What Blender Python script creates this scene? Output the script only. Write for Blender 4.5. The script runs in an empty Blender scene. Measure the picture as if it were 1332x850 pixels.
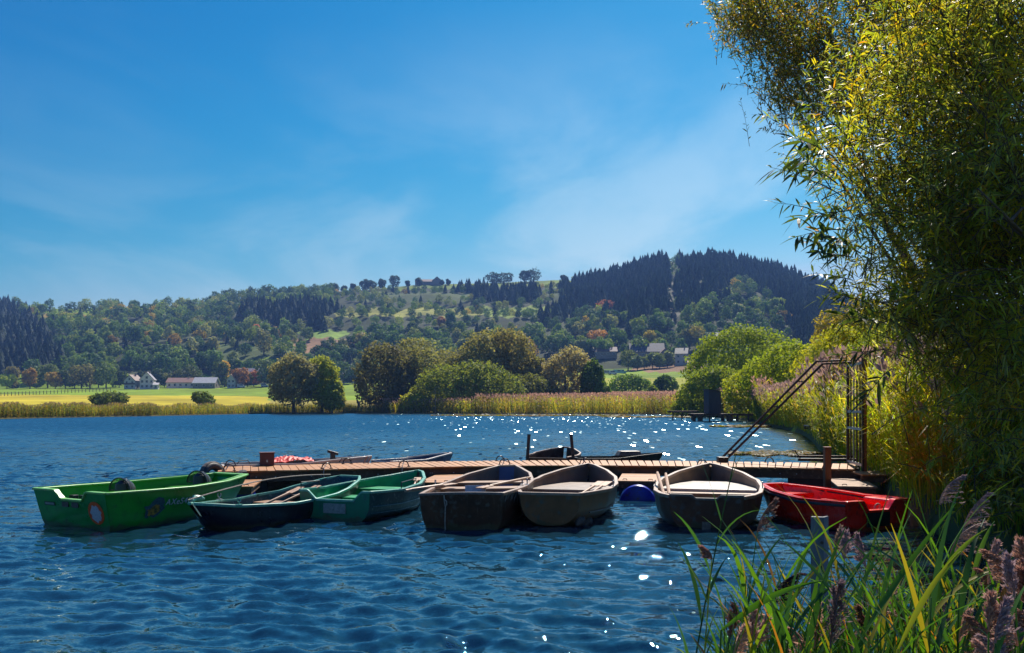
import bpy, math, random
import numpy as np
from mathutils import Vector, Matrix

rnd = random.Random(11)
rng = np.random.default_rng(7)
R = math.radians
scene = bpy.context.scene
col = scene.collection

# ------------------------------------------------------------------ camera geometry (real place, metres, +Y = away)
F, CX, HY, H = 1150.0, 666.0, 528.0, 1.75
def P(px, py, Y):
    return Vector(((px - CX) / F * Y, Y, H - (py - HY) / F * Y))
def G(px, py, z=0.0):
    Y = (H - z) * F / (py - HY)
    return Vector(((px - CX) / F * Y, Y, z))

cam = bpy.data.cameras.new('camera'); cam_o = bpy.data.objects.new('camera', cam); col.objects.link(cam_o)
cam_o.location = (0, 0, H); cam_o.rotation_euler = (R(90), 0, 0)
cam.sensor_width = 36; cam.lens = 36 * F / 1332; cam.shift_y = (HY - 425) / 1332
cam.clip_start = 0.05; cam.clip_end = 8000
scene.camera = cam_o

# ------------------------------------------------------------------ object helpers
def tag(o, label=None, cat=None, group=None, kind=None):
    if label: o['label'] = label
    if cat: o['category'] = cat
    if group: o['group'] = group
    if kind: o['kind'] = kind
    return o
def thing(name, loc=(0, 0, 0), rz=0.0, label=None, cat=None, group=None):
    o = bpy.data.objects.new(name, None); col.objects.link(o)
    o.empty_display_size = 0.2
    o.location = loc; o.rotation_euler = (0, 0, rz)
    return tag(o, label, cat, group)
def link_mesh(name, me, parent=None):
    o = bpy.data.objects.new(name, me); col.objects.link(o)
    if parent is not None: o.parent = parent
    return o
def copy_tree(o, parent=None):
    c = o.copy(); col.objects.link(c); c.parent = parent
    for ch in list(o.children): copy_tree(ch, c)
    return c

class MB:
    def __init__(s): s.v = []; s.f = []; s.m = []; s.cur = 0
    def add(s, vs, fs, mi=None):
        b = len(s.v); s.v += [tuple(v) for v in vs]
        for f in fs: s.f.append([b + i for i in f]); s.m.append(s.cur if mi is None else mi)
    def box(s, c, size, M=None, mi=None, taper=1.0):
        hx, hy, hz = size[0] / 2, size[1] / 2, size[2] / 2
        vs = []
        for z in (-1, 1):
            k = taper if z > 0 else 1
            for x, y in ((-1, -1), (1, -1), (1, 1), (-1, 1)):
                v = Vector((x * hx * k, y * hy * k, z * hz))
                if M is not None: v = M @ v
                vs.append(v + Vector(c))
        s.add(vs, [(3, 2, 1, 0), (4, 5, 6, 7), (0, 1, 5, 4), (1, 2, 6, 5), (2, 3, 7, 6), (3, 0, 4, 7)], mi)
    def bar(s, a, b, w, h, up=(0, 0, 1), mi=None):
        a = Vector(a); b = Vector(b); d = b - a; L = d.length
        if L < 1e-6: return
        x = d / L; y = Vector(up).cross(x)
        if y.length < 1e-4: y = Vector((1, 0, 0)).cross(x)
        y.normalize(); z = x.cross(y)
        M = Matrix((x, y, z)).transposed()
        s.box((a + b) / 2, (L, w, h), M, mi)
    def tube(s, pts, r, n=8, mi=None, caps=True):
        pts = [Vector(p) for p in pts]; k = len(pts)
        rs = r if isinstance(r, (list, tuple)) else [r] * k
        vs = []; ref = None
        for i, p in enumerate(pts):
            t = (pts[min(i + 1, k - 1)] - pts[max(i - 1, 0)])
            if t.length < 1e-9: t = Vector((0, 0, 1))
            t.normalize()
            if ref is None:
                ref = Vector((0, 0, 1)) if abs(t.z) < .9 else Vector((1, 0, 0))
            u = t.cross(ref)
            if u.length < 1e-4: u = t.cross(Vector((0, 1, 0)))
            u.normalize(); w = u.cross(t); ref = w
            for j in range(n):
                a = 2 * math.pi * j / n
                vs.append(p + (u * math.cos(a) + w * math.sin(a)) * rs[i])
        fs = []
        for i in range(k - 1):
            for j in range(n):
                j2 = (j + 1) % n
                fs.append((i * n + j, i * n + j2, (i + 1) * n + j2, (i + 1) * n + j))
        if caps: fs.append(tuple(range(n - 1, -1, -1))); fs.append(tuple((k - 1) * n + j for j in range(n)))
        s.add(vs, fs, mi)
    def prism(s, poly, z0, z1, mi=None):
        n = len(poly)
        vs = [(x, y, z0) for x, y in poly] + [(x, y, z1) for x, y in poly]
        fs = [tuple(range(n - 1, -1, -1)), tuple(range(n, 2 * n))] + [(i, (i + 1) % n, n + (i + 1) % n, n + i) for i in range(n)]
        s.add(vs, fs, mi)
    def torus(s, c, R0, r0, axis=(0, 1, 0), n=28, m=12, mi=None, flat=1.0):
        ax = Vector(axis).normalized(); u = ax.orthogonal().normalized(); w = ax.cross(u)
        vs = []
        for i in range(n):
            a = 2 * math.pi * i / n; d = u * math.cos(a) + w * math.sin(a)
            for j in range(m):
                b = 2 * math.pi * j / m
                vs.append(Vector(c) + d * (R0 + r0 * flat * math.cos(b)) + ax * r0 * math.sin(b))
        fs = [(i * m + j, ((i + 1) % n) * m + j, ((i + 1) % n) * m + (j + 1) % m, i * m + (j + 1) % m) for i in range(n) for j in range(m)]
        s.add(vs, fs, mi)
    def build(s, name, mats, parent=None, smooth=False, bevel=0, sharp=35):
        me = bpy.data.meshes.new(name); me.from_pydata(s.v, [], s.f)
        if not isinstance(mats, (list, tuple)): mats = [mats]
        for m in mats: me.materials.append(m)
        me.polygons.foreach_set('material_index', s.m)
        if smooth:
            me.polygons.foreach_set('use_smooth', [True] * len(s.f))
        me.validate(); me.update()
        if smooth:
            try: me.set_sharp_from_angle(angle=R(sharp))
            except Exception: pass
        o = link_mesh(name, me, parent)
        if bevel:
            bv = o.modifiers.new('bevel', 'BEVEL'); bv.width = bevel; bv.segments = 2; bv.limit_method = 'ANGLE'; bv.angle_limit = R(40)
        return o

def np_mesh(name, V, faces_n, mats, colr=None, mi=None, smooth=False):
    """V (N,3) vertices in face order, faces_n = verts per face (constant)"""
    V = np.asarray(V, np.float32).reshape(-1, 3); n = len(V); nf = n // faces_n
    me = bpy.data.meshes.new(name)
    me.vertices.add(n); me.vertices.foreach_set('co', V.ravel())
    me.loops.add(n); me.loops.foreach_set('vertex_index', np.arange(n, dtype=np.int32))
    me.polygons.add(nf); me.polygons.foreach_set('loop_start', np.arange(0, n, faces_n, dtype=np.int32))
    try: me.polygons.foreach_set('loop_total', np.full(nf, faces_n, np.int32))
    except Exception: pass
    if not isinstance(mats, (list, tuple)): mats = [mats]
    for m in mats: me.materials.append(m)
    if mi is not None: me.polygons.foreach_set('material_index', np.asarray(mi, np.int32))
    if colr is not None:
        ca = me.attributes.new('Col', 'FLOAT_COLOR', 'POINT')
        c = np.ones((n, 4), np.float32); c[:, :3] = np.asarray(colr, np.float32).reshape(-1, 3)
        ca.data.foreach_set('color', c.ravel())
    me.update(calc_edges=True)
    return me
def grid_mesh(name, V, nr, nc, mats, colr=None, smooth=True):
    me = bpy.data.meshes.new(name); V = np.asarray(V, np.float32).reshape(-1, 3)
    i = np.arange(nr - 1)[:, None] * nc + np.arange(nc - 1)[None, :]
    q = np.stack([i, i + 1, i + nc + 1, i + nc], -1).reshape(-1, 4).astype(np.int32)
    me.vertices.add(len(V)); me.vertices.foreach_set('co', V.ravel())
    me.loops.add(q.size); me.loops.foreach_set('vertex_index', q.ravel())
    me.polygons.add(len(q)); me.polygons.foreach_set('loop_start', np.arange(0, q.size, 4, dtype=np.int32))
    me.polygons.foreach_set('use_smooth', np.ones(len(q), bool))
    for m in (mats if isinstance(mats, (list, tuple)) else [mats]): me.materials.append(m)
    if colr is not None:
        ca = me.attributes.new('Col', 'FLOAT_COLOR', 'POINT')
        c = np.ones((len(V), 4), np.float32); c[:, :3] = colr
        ca.data.foreach_set('color', c.ravel())
    me.update(calc_edges=True)
    return me

# ------------------------------------------------------------------ materials
def nodes(m):
    m.use_nodes = True; nt = m.node_tree
    return nt, nt.nodes, nt.links, nt.nodes['Principled BSDF']
def mat(name, c1, c2=None, rough=0.6, scale=6.0, metal=0.0, bump=0.0, bscale=None, stretch=(1, 1, 1), spec=0.5, rvar=0.12, detail=6, dirt=None, coat=0.0, scum=None):
    """two-tone procedural paint/wood/metal: c1/c2 patches, optional dirt spots and bump"""
    m = bpy.data.materials.new(name); nt, N, Lk, b = nodes(m)
    if c2 is None: c2 = tuple(x * 0.72 for x in c1)
    tc = N.new('ShaderNodeTexCoord'); mp = N.new('ShaderNodeMapping'); mp.inputs['Scale'].default_value = stretch
    Lk.new(tc.outputs['Object'], mp.inputs['Vector'])
    nz = N.new('ShaderNodeTexNoise'); nz.inputs['Scale'].default_value = scale; nz.inputs['Detail'].default_value = detail; nz.inputs['Roughness'].default_value = .62
    Lk.new(mp.outputs[0], nz.inputs['Vector'])
    rp = N.new('ShaderNodeValToRGB'); rp.color_ramp.elements[0].position = .35; rp.color_ramp.elements[1].position = .68
    rp.color_ramp.elements[0].color = (*c2, 1); rp.color_ramp.elements[1].color = (*c1, 1)
    Lk.new(nz.outputs['Fac'], rp.inputs['Fac']); out = rp.outputs['Color']
    if dirt:
        n2 = N.new('ShaderNodeTexNoise'); n2.inputs['Scale'].default_value = scale * 3.1; n2.inputs['Detail'].default_value = 8
        Lk.new(tc.outputs['Object'], n2.inputs['Vector'])
        r2 = N.new('ShaderNodeValToRGB'); r2.color_ramp.elements[0].position = .55; r2.color_ramp.elements[1].position = .72
        Lk.new(n2.outputs['Fac'], r2.inputs['Fac'])
        mx = N.new('ShaderNodeMix'); mx.data_type = 'RGBA'; mx.inputs[7].default_value = (*dirt, 1)
        Lk.new(r2.outputs['Color'], mx.inputs[0]); Lk.new(out, mx.inputs[6]); out = mx.outputs[2]
    if scum:                               # algae and dirt line just above the water, ragged edge
        sx = N.new('ShaderNodeSeparateXYZ'); Lk.new(tc.outputs['Object'], sx.inputs[0])
        nn = N.new('ShaderNodeTexNoise'); nn.inputs['Scale'].default_value = 9; nn.inputs['Detail'].default_value = 7; Lk.new(tc.outputs['Object'], nn.inputs['Vector'])
        ma = N.new('ShaderNodeMath'); ma.operation = 'MULTIPLY_ADD'; ma.inputs[1].default_value = -.22; Lk.new(nn.outputs['Fac'], ma.inputs[0]); Lk.new(sx.outputs['Z'], ma.inputs[2])
        rg = N.new('ShaderNodeMapRange'); rg.inputs['From Min'].default_value = -.03; rg.inputs['From Max'].default_value = -.075; rg.inputs['To Max'].default_value = .7; Lk.new(ma.outputs[0], rg.inputs['Value'])
        mz = N.new('ShaderNodeMix'); mz.data_type = 'RGBA'; mz.inputs[7].default_value = (*scum, 1); Lk.new(rg.outputs[0], mz.inputs[0]); Lk.new(out, mz.inputs[6]); out = mz.outputs[2]
        # pale vertical run-off streaks and scuffs
        mq = N.new('ShaderNodeMapping'); mq.inputs['Scale'].default_value = (7, 7, 1.1); Lk.new(tc.outputs['Object'], mq.inputs[0])
        n5 = N.new('ShaderNodeTexNoise'); n5.inputs['Scale'].default_value = 2.6; n5.inputs['Detail'].default_value = 9; n5.inputs['Roughness'].default_value = .75; Lk.new(mq.outputs[0], n5.inputs['Vector'])
        r5 = N.new('ShaderNodeMapRange'); r5.inputs['From Min'].default_value = .56; r5.inputs['From Max'].default_value = .74; r5.inputs['To Max'].default_value = .20; Lk.new(n5.outputs['Fac'], r5.inputs['Value'])
        my = N.new('ShaderNodeMix'); my.data_type = 'RGBA'; my.inputs[7].default_value = (.30, .28, .24, 1); Lk.new(r5.outputs[0], my.inputs[0]); Lk.new(out, my.inputs[6]); out = my.outputs[2]
    Lk.new(out, b.inputs['Base Color'])
    mr = N.new('ShaderNodeMapRange'); mr.inputs['To Min'].default_value = max(.02, rough - rvar); mr.inputs['To Max'].default_value = min(1, rough + rvar)
    Lk.new(nz.outputs['Fac'], mr.inputs['Value']); Lk.new(mr.outputs[0], b.inputs['Roughness'])
    b.inputs['Metallic'].default_value = metal; b.inputs['Specular IOR Level'].default_value = spec
    if coat: b.inputs['Coat Weight'].default_value = coat; b.inputs['Coat Roughness'].default_value = .12
    if bump:
        n3 = N.new('ShaderNodeTexNoise'); n3.inputs['Scale'].default_value = bscale or scale * 5; n3.inputs['Detail'].default_value = 6
        Lk.new(mp.outputs[0], n3.inputs['Vector'])
        bp = N.new('ShaderNodeBump'); bp.inputs['Strength'].default_value = bump; bp.inputs['Distance'].default_value = .01
        Lk.new(n3.outputs['Fac'], bp.inputs['Height']); Lk.new(bp.outputs[0], b.inputs['Normal'])
    return m
def leafmat(name, trans=0.35, rough=.7, warm=(1.35, 1.25, .5), spec=.18):
    """foliage: own colour = face attribute Col x object colour; part of the light comes through the leaf"""
    m = bpy.data.materials.new(name); nt, N, Lk, b = nodes(m)
    at = N.new('ShaderNodeAttribute'); at.attribute_name = 'Col'
    oi = N.new('ShaderNodeObjectInfo')
    mx = N.new('ShaderNodeMix'); mx.data_type = 'RGBA'; mx.blend_type = 'MULTIPLY'; mx.inputs[0].default_value = 1
    Lk.new(at.outputs['Color'], mx.inputs[6]); Lk.new(oi.outputs['Color'], mx.inputs[7])
    Lk.new(mx.outputs[2], b.inputs['Base Color']); b.inputs['Roughness'].default_value = rough; b.inputs['Specular IOR Level'].default_value = spec
    tr = N.new('ShaderNodeBsdfTranslucent')
    m2 = N.new('ShaderNodeMix'); m2.data_type = 'RGBA'; m2.blend_type = 'MULTIPLY'; m2.inputs[0].default_value = 1; m2.inputs[7].default_value = (*warm, 1)
    Lk.new(mx.outputs[2], m2.inputs[6]); Lk.new(m2.outputs[2], tr.inputs['Color'])
    ms = N.new('ShaderNodeMixShader'); ms.inputs[0].default_value = trans
    Lk.new(b.outputs[0], ms.inputs[1]); Lk.new(tr.outputs[0], ms.inputs[2])
    Lk.new(ms.outputs[0], N['Material Output'].inputs['Surface'])
    return m

M = {}
M['leaf'] = leafmat('foliage', .33)
M['nearleaf'] = leafmat('shore_foliage', .42)
M['willowleaf'] = leafmat('willow_foliage', .68, .42, (1.7, 1.45, .35), .6)
M['reed'] = leafmat('reed_foliage', .70, .5, (1.6, 1.45, .4), .4)
M['blade'] = leafmat('reed_blade', .42, .5, (1.4, 1.25, .4), .35)
M['plume'] = leafmat('reed_plume', .35, .8, (1.1, 1.0, .95), .2)
M['bark'] = mat('bark', (.13, .10, .075), (.06, .045, .035), .9, 9, bump=.8, stretch=(1, 1, .25))
M['greybark'] = mat('grey_bark', (.20, .17, .14), (.09, .075, .06), .9, 7, bump=.8)
M['deck'] = mat('deck_wood', (.46, .180, .038), (.29, .12, .032), .62, 5, bump=.35, stretch=(1, 1, 1), dirt=(.26, .16, .10))
M['beam'] = mat('dark_beam', (.15, .075, .038), (.07, .035, .02), .7, 4, bump=.4, stretch=(1, 1, 3), dirt=(.22, .13, .08))
M['postwood'] = mat('redbrown_post', (.30, .085, .03), (.18, .05, .02), .6, 8, bump=.4, stretch=(1, 1, .2))
M['oldwood'] = mat('old_wood', (.40, .24, .15), (.25, .15, .09), .7, 10, bump=.4, dirt=(.15, .1, .07))
M['greywood'] = mat('weathered_grey_wood', (.19, .20, .21), (.10, .11, .12), .75, 6, bump=.6, stretch=(1, 1, .12), dirt=(.10, .09, .08))
M['rubber'] = mat('rubber', (.045, .042, .045), (.02, .02, .022), .55, 12, bump=.3, dirt=(.11, .09, .08))
M['tread'] = mat('dusty_rubber', (.12, .10, .10), (.06, .05, .05), .8, 14, bump=.4)
M['bluedrum'] = mat('blue_plastic', (.006, .03, .55), (.005, .02, .30), .35, 5, dirt=(.02, .03, .10))
M['steel'] = mat('galvanised_steel', (.42, .44, .47), (.26, .27, .30), .42, 18, metal=.75, bump=.1)
M['darksteel'] = mat('rusty_dark_steel', (.09, .055, .04), (.04, .025, .02), .55, 16, metal=.3, bump=.2)
M['rope'] = mat('rope', (.42, .38, .33), (.22, .19, .16), .9, 40, bump=.5)
M['black'] = mat('black_plastic', (.025, .025, .028), (.012, .012, .014), .45, 10)
M['maroon'] = mat('maroon_box', (.13, .022, .022), (.07, .012, .014), .5, 6)
M['yellow'] = mat('yellow_marking', (.62, .36, .03), (.42, .22, .02), .6, 12)
# ------------------------------------------------------------------ light and sky
SUN_EL, SUN_AZ = 47.0, 16.0          # azimuth to the right of +Y
w = bpy.data.worlds.new('World'); scene.world = w; w.use_nodes = True
nt = w.node_tree; N = nt.nodes; Lk = nt.links; bg = N['Background']
sky = N.new('ShaderNodeTexSky'); sky.sky_type = 'NISHITA'; sky.sun_disc = False
sky.sun_elevation = R(SUN_EL); sky.sun_rotation = R(SUN_AZ); sky.altitude = 0
sky.air_density = 1.0; sky.dust_density = 0.25; sky.ozone_density = 3.0
# the polarised deep blue of the day: a response curve per channel on the sky's own colour
sc3 = N.new('ShaderNodeSeparateColor'); Lk.new(sky.outputs[0], sc3.inputs[0]); cc3 = N.new('ShaderNodeCombineColor')
for i_, (ref, pw, amp, top_) in enumerate(((2.3, 4.6, .085, 3.0), (3.84, 1.5, 1.98, 4.8), (6.62, .8, 4.75, 7.0))):
    dv_ = N.new('ShaderNodeMath'); dv_.operation = 'DIVIDE'; dv_.inputs[1].default_value = ref; Lk.new(sc3.outputs[i_], dv_.inputs[0])
    pw_ = N.new('ShaderNodeMath'); pw_.operation = 'POWER'; pw_.inputs[1].default_value = pw; Lk.new(dv_.outputs[0], pw_.inputs[0])
    ml_ = N.new('ShaderNodeMath'); ml_.operation = 'MULTIPLY'; ml_.inputs[1].default_value = amp; Lk.new(pw_.outputs[0], ml_.inputs[0])
    mn_ = N.new('ShaderNodeMath'); mn_.operation = 'MINIMUM'; mn_.inputs[1].default_value = top_; Lk.new(ml_.outputs[0], mn_.inputs[0])
    Lk.new(mn_.outputs[0], cc3.inputs[i_])
hs = cc3
# thin cirrus veils: noise on the cloud plane the direction meets
tc = N.new('ShaderNodeTexCoord'); sp = N.new('ShaderNodeSeparateXYZ'); Lk.new(tc.outputs['Generated'], sp.inputs[0])
ad = N.new('ShaderNodeMath'); ad.operation = 'ADD'; ad.inputs[1].default_value = .12; Lk.new(sp.outputs['Z'], ad.inputs[0])
dx = N.new('ShaderNodeMath'); dx.operation = 'DIVIDE'; Lk.new(sp.outputs['X'], dx.inputs[0]); Lk.new(ad.outputs[0], dx.inputs[1])
dy = N.new('ShaderNodeMath'); dy.operation = 'DIVIDE'; Lk.new(sp.outputs['Y'], dy.inputs[0]); Lk.new(ad.outputs[0], dy.inputs[1])
cb = N.new('ShaderNodeCombineXYZ'); Lk.new(dx.outputs[0], cb.inputs[0]); Lk.new(dy.outputs[0], cb.inputs[1])
mp = N.new('ShaderNodeMapping'); mp.inputs['Scale'].default_value = (.55, .35, 1); mp.inputs['Rotation'].default_value = (0, 0, R(25)); mp.inputs['Location'].default_value = (.9, .35, 0)
Lk.new(cb.outputs[0], mp.inputs[0])
nz = N.new('ShaderNodeTexNoise'); nz.inputs['Scale'].default_value = 2.3; nz.inputs['Detail'].default_value = 9; nz.inputs['Roughness'].default_value = .55; nz.inputs['Distortion'].default_value = .5
Lk.new(mp.outputs[0], nz.inputs['Vector'])
rp = N.new('ShaderNodeValToRGB'); rp.color_ramp.interpolation = 'EASE'
rp.color_ramp.elements[0].position = .40; rp.color_ramp.elements[0].color = (0, 0, 0, 1)
rp.color_ramp.elements[1].position = .66; rp.color_ramp.elements[1].color = (.62, .62, .62, 1)
Lk.new(nz.outputs['Fac'], rp.inputs[0])
# veils lie low in the sky, fewer to the left
el = N.new('ShaderNodeMapRange'); el.inputs['From Min'].default_value = .42; el.inputs['From Max'].default_value = .12; Lk.new(sp.outputs['Z'], el.inputs['Value'])
az = N.new('ShaderNodeMapRange'); az.inputs['From Min'].default_value = -.45; az.inputs['From Max'].default_value = .25; az.inputs['To Min'].default_value = .25; Lk.new(sp.outputs['X'], az.inputs['Value'])
m1 = N.new('ShaderNodeMath'); m1.operation = 'MULTIPLY'; Lk.new(el.outputs[0], m1.inputs[0]); Lk.new(az.outputs[0], m1.inputs[1])
m2 = N.new('ShaderNodeMath'); m2.operation = 'MULTIPLY'; Lk.new(m1.outputs[0], m2.inputs[0]); Lk.new(rp.outputs[0], m2.inputs[1])
mx = N.new('ShaderNodeMix'); mx.data_type = 'RGBA'; Lk.new(m2.outputs[0], mx.inputs[0]); Lk.new(hs.outputs[0], mx.inputs[6]); mx.inputs[7].default_value = (5.9, 6.9, 7.4, 1)
# the sky opposite the bright side is a little deeper
dk = N.new('ShaderNodeMapRange'); dk.inputs['From Min'].default_value = -.6; dk.inputs['From Max'].default_value = .3; dk.inputs['To Min'].default_value = .80; dk.inputs['To Max'].default_value = 1.04; Lk.new(sp.outputs['X'], dk.inputs['Value'])
dz = N.new('ShaderNodeMapRange'); dz.inputs['From Min'].default_value = .0; dz.inputs['From Max'].default_value = .30; dz.inputs['To Min'].default_value = .84; Lk.new(sp.outputs['Z'], dz.inputs['Value'])
dq = N.new('ShaderNodeMath'); dq.operation = 'MULTIPLY'; Lk.new(dk.outputs[0], dq.inputs[0]); Lk.new(dz.outputs[0], dq.inputs[1]); dk = dq
dm = N.new('ShaderNodeVectorMath'); dm.operation = 'SCALE'; Lk.new(mx.outputs[2], dm.inputs[0]); Lk.new(dk.outputs[0], dm.inputs['Scale'])
Lk.new(dm.outputs[0], bg.inputs['Color']); bg.inputs['Strength'].default_value = .085

sun = bpy.data.lights.new('sun', 'SUN'); sun.energy = 4.6; sun.angle = R(.53); sun.color = (1, .93, .82)
so = bpy.data.objects.new('sun', sun); col.objects.link(so)
d = Vector((math.sin(R(SUN_AZ)) * math.cos(R(SUN_EL)), math.cos(R(SUN_AZ)) * math.cos(R(SUN_EL)), math.sin(R(SUN_EL))))
so.rotation_euler = d.to_track_quat('Z', 'Y').to_euler(); so.location = d * 60

scene.view_settings.view_transform = 'Standard'; scene.view_settings.look = 'None'
scene.view_settings.gamma = 1; scene.view_settings.exposure = .78
cy = scene.cycles
cy.use_denoising = True
try: cy.denoiser = 'OPENIMAGEDENOISE'; cy.denoising_input_passes = 'RGB_ALBEDO_NORMAL'; cy.denoising_prefilter = 'ACCURATE'
except Exception: pass
cy.max_bounces = 5; cy.diffuse_bounces = 4; cy.glossy_bounces = 3; cy.transmission_bounces = 3; cy.transparent_max_bounces = 6; cy.volume_bounces = 0
cy.sample_clamp_indirect = 4; cy.caustics_reflective = False; cy.caustics_refractive = False

# ------------------------------------------------------------------ terrain
def itp(pts):
    xs = np.array([p[0] for p in pts], float); ys = np.array([p[1] for p in pts], float)
    return lambda x: np.interp(x, xs, ys)
Ys = itp([(-2500, 80), (-400, 100), (0, 118), (200, 150), (340, 190), (450, 200), (560, 195), (600, 188), (720, 188), (880, 172), (930, 140), (960, 118), (985, 92), (1003, 72), (1040, 56), (1056, 44), (1066, 34), (1085, 25), (1125, 19), (1185, 13.2), (1250, 11.2), (1400, 9), (2500, 6), (6000, 4)])
YF = itp([(-2000, 560), (900, 560), (1100, 520), (3000, 400)])
YR = itp([(-1500, 1000), (60, 1050), (430, 1100), (735, 1150), (900, 1080), (1100, 1050), (2500, 900)])
yfoot = itp([(-2000, 500), (0, 505), (300, 503), (480, 497), (650, 488), (800, 482), (900, 474), (1100, 466), (3000, 440)])
ysky = itp([(-1500, 420), (-300, 405), (0, 400), (40, 406), (70, 402), (130, 401), (165, 404), (240, 400), (280, 393), (330, 386), (400, 383), (430, 380), (480, 377), (540, 371), (650, 368), (735, 364), (760, 368), (800, 358), (840, 345), (870, 340), (900, 341), (925, 338), (965, 343), (1000, 351), (1040, 364), (1080, 382), (1110, 402), (1150, 420), (1300, 440), (2500, 470)])
def wob(X, Y):
    return (np.sin(X * .031 + Y * .011) * np.sin(Y * .027 - X * .013) + .6 * np.sin(X * .073 + 1.3) * np.sin(Y * .061 + .4))
def gz(px, Y):
    px = np.asarray(px, float); Y = np.asarray(Y, float)
    ys = Ys(px); yf = YF(px); yr = YR(px)
    zf = H + (HY - yfoot(px)) / F * yf
    zr = H + (HY - ysky(px)) / F * yr
    u = np.clip((Y - ys) / (yf - ys), 0, 1)
    z1 = .15 + .25 * np.clip((Y - ys) / (ys * .05), 0, 1) + (zf - .4) * u ** 1.6
    v = np.clip((Y - yf) / (yr - yf), 0, 1)
    X = (px - CX) / F * Y
    z2 = zf + (zr - zf) * (v ** .92) + wob(X, Y) * 5 * np.sin(np.pi * np.clip(v, 0, 1)) ** .8 * (Y > yf)
    z3 = zr - (Y - yr) * .015
    z = np.where(Y < yf, z1, np.where(Y < yr, z2, z3))
    # shore and lake bed
    bed = -np.clip((ys - Y) * .15, 0, 1.6)
    z = np.where(Y < ys, bed, z)
    near = np.clip((4.3 - Y) / 1.2, 0, 1)                       # the bank the camera stands on
    z = np.where(Y < 4.6, np.maximum(-.35 + near * .55, np.where(Y < ys, -9, z)), z)
    return z
def gpt(px, Y):
    Y = float(Y); return Vector(((px - CX) / F * Y, Y, float(gz(px, Y))))
def find_Y(px, py, lo=560., hi=1150.):
    """distance on the hill where the ground is seen at py"""
    for _ in range(30):
        mid = (lo + hi) / 2
        y = HY - (float(gz(px, mid)) - H) / mid * F
        if y > py: lo = mid
        else: hi = mid
    return (lo + hi) / 2

tt = np.concatenate([np.linspace(-1.3, -.72, 60, endpoint=False), np.linspace(-.72, .72, 820, endpoint=False), np.linspace(.72, 1.3, 60)])
yy = np.concatenate([[-400, -30, .3], np.geomspace(1.2, 60, 150, endpoint=False), np.geomspace(60, 560, 200, endpoint=False), np.linspace(560, 1180, 170, endpoint=False), np.geomspace(1180, 2500, 16)])
TT, YY = np.meshgrid(tt, yy)
PXg = CX + F * TT
X = TT * np.maximum(YY, 3) ; X[0] = tt * 700; X[1] = tt * 60
Z = gz(PXg, np.maximum(YY, .5)); Z[:3] = .2
PYg = HY - (Z - H) / np.maximum(YY, 1) * F
def lerp(a, b, t): return a + (b - a) * t[..., None]
C = np.zeros(X.shape + (3,))
grass = np.array((.13, .21, .015)); C[:] = grass
yel = np.array((.42, .34, .020)); lime = np.array((.17, .25, .015)); olive = np.array((.075, .10, .028)); dark = np.array((.05, .06, .025)); brown = np.array((.22, .13, .07))
def zone(mask, c): C[mask] = c
PYr = PYg.copy(); PXr = PXg.copy()
hill = YY > YF(PXg)
PXg = PXg + 7 * np.sin(PYr * .41 + PXr * .05) + 4 * np.sin(PYr * .93 + PXr * .13); PYg = PYg + (1.6 * np.sin(PXr * .093) + 1.2 * np.sin(PXr * .31 + 1)) * (YY > 500)
zone((PXg < 345) & (YY < 560), lime)
zone((PXg < 345) & (PYg > 513.5 + .006 * PXg) & (YY < 560), yel)
zone((PXg > 345) & (PXg < 540) & (PYg > 521), np.array((.28, .24, .04)))
zone((PXg > 345) & (PXg < 540) & (PYg <= 521), lime)
zone((PXg > 690) & (YY < 560), np.array((.30, .30, .03)))
zone((PXg > 690) & (YY < 560) & (PYg < 492), lime)
zone((PXg > 820) & (PXg < 930) & (YY < 575) & (PYg < 484), brown)
zone((YY < 60), np.array((.10, .10, .04)))
zone((YY < Ys(PXg) * 1.10) & (YY > 60), np.array((.07, .06, .02)))
zone(hill, dark)
zone(hill & (PXg > -50) & (PXg < 280) & (YY < 640) & (PYg > 488), lime)
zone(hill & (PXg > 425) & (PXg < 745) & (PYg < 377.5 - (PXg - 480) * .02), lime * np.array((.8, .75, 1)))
zone(hill & (PXg > 470) & (PXg < 745) & (PYg > 380) & (PYg < 393), olive)
zone(hill & (PXg > 60) & (PXg < 150) & (PYg < 426), np.array((.30, .21, .035)))
zone(hill & (PXg > 60) & (PXg < 135) & (PYg < 408), lime)
zone(hill & (PXg > 375) & (PXg < 452) & (PYg > 440) & (PYg < 458), brown)
zone(hill & (PXg > 395) & (PXg < 450) & (PYg > 431) & (PYg < 441), np.array((.2, .3, .05)))
zone(hill & (PXg > 270) & (PXg < 380) & (PYg > 448) & (PYg < 478), olive * 1.3)
zone(hill & (PXg > 310) & (PXg < 360) & (PYg > 468) & (PYg < 490), lime)
zone(hill & (PXg > 869) & (PXg < 880) & (PYg < 425), np.array((.15, .14, .10)))
zone(hill & (PXg > 560) & (PXg < 720) & (PYg > 400) & (PYg < 412), np.array((.2, .26, .04)))
zone(hill & (PXg > 440) & (PXg < 620) & (PYg > 402) & (PYg < 412), np.array((.25, .25, .05)))
C *= (1 + .18 * wob(X * 1.7, YY * 1.3))[..., None].clip(.6, 1.4)

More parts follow.
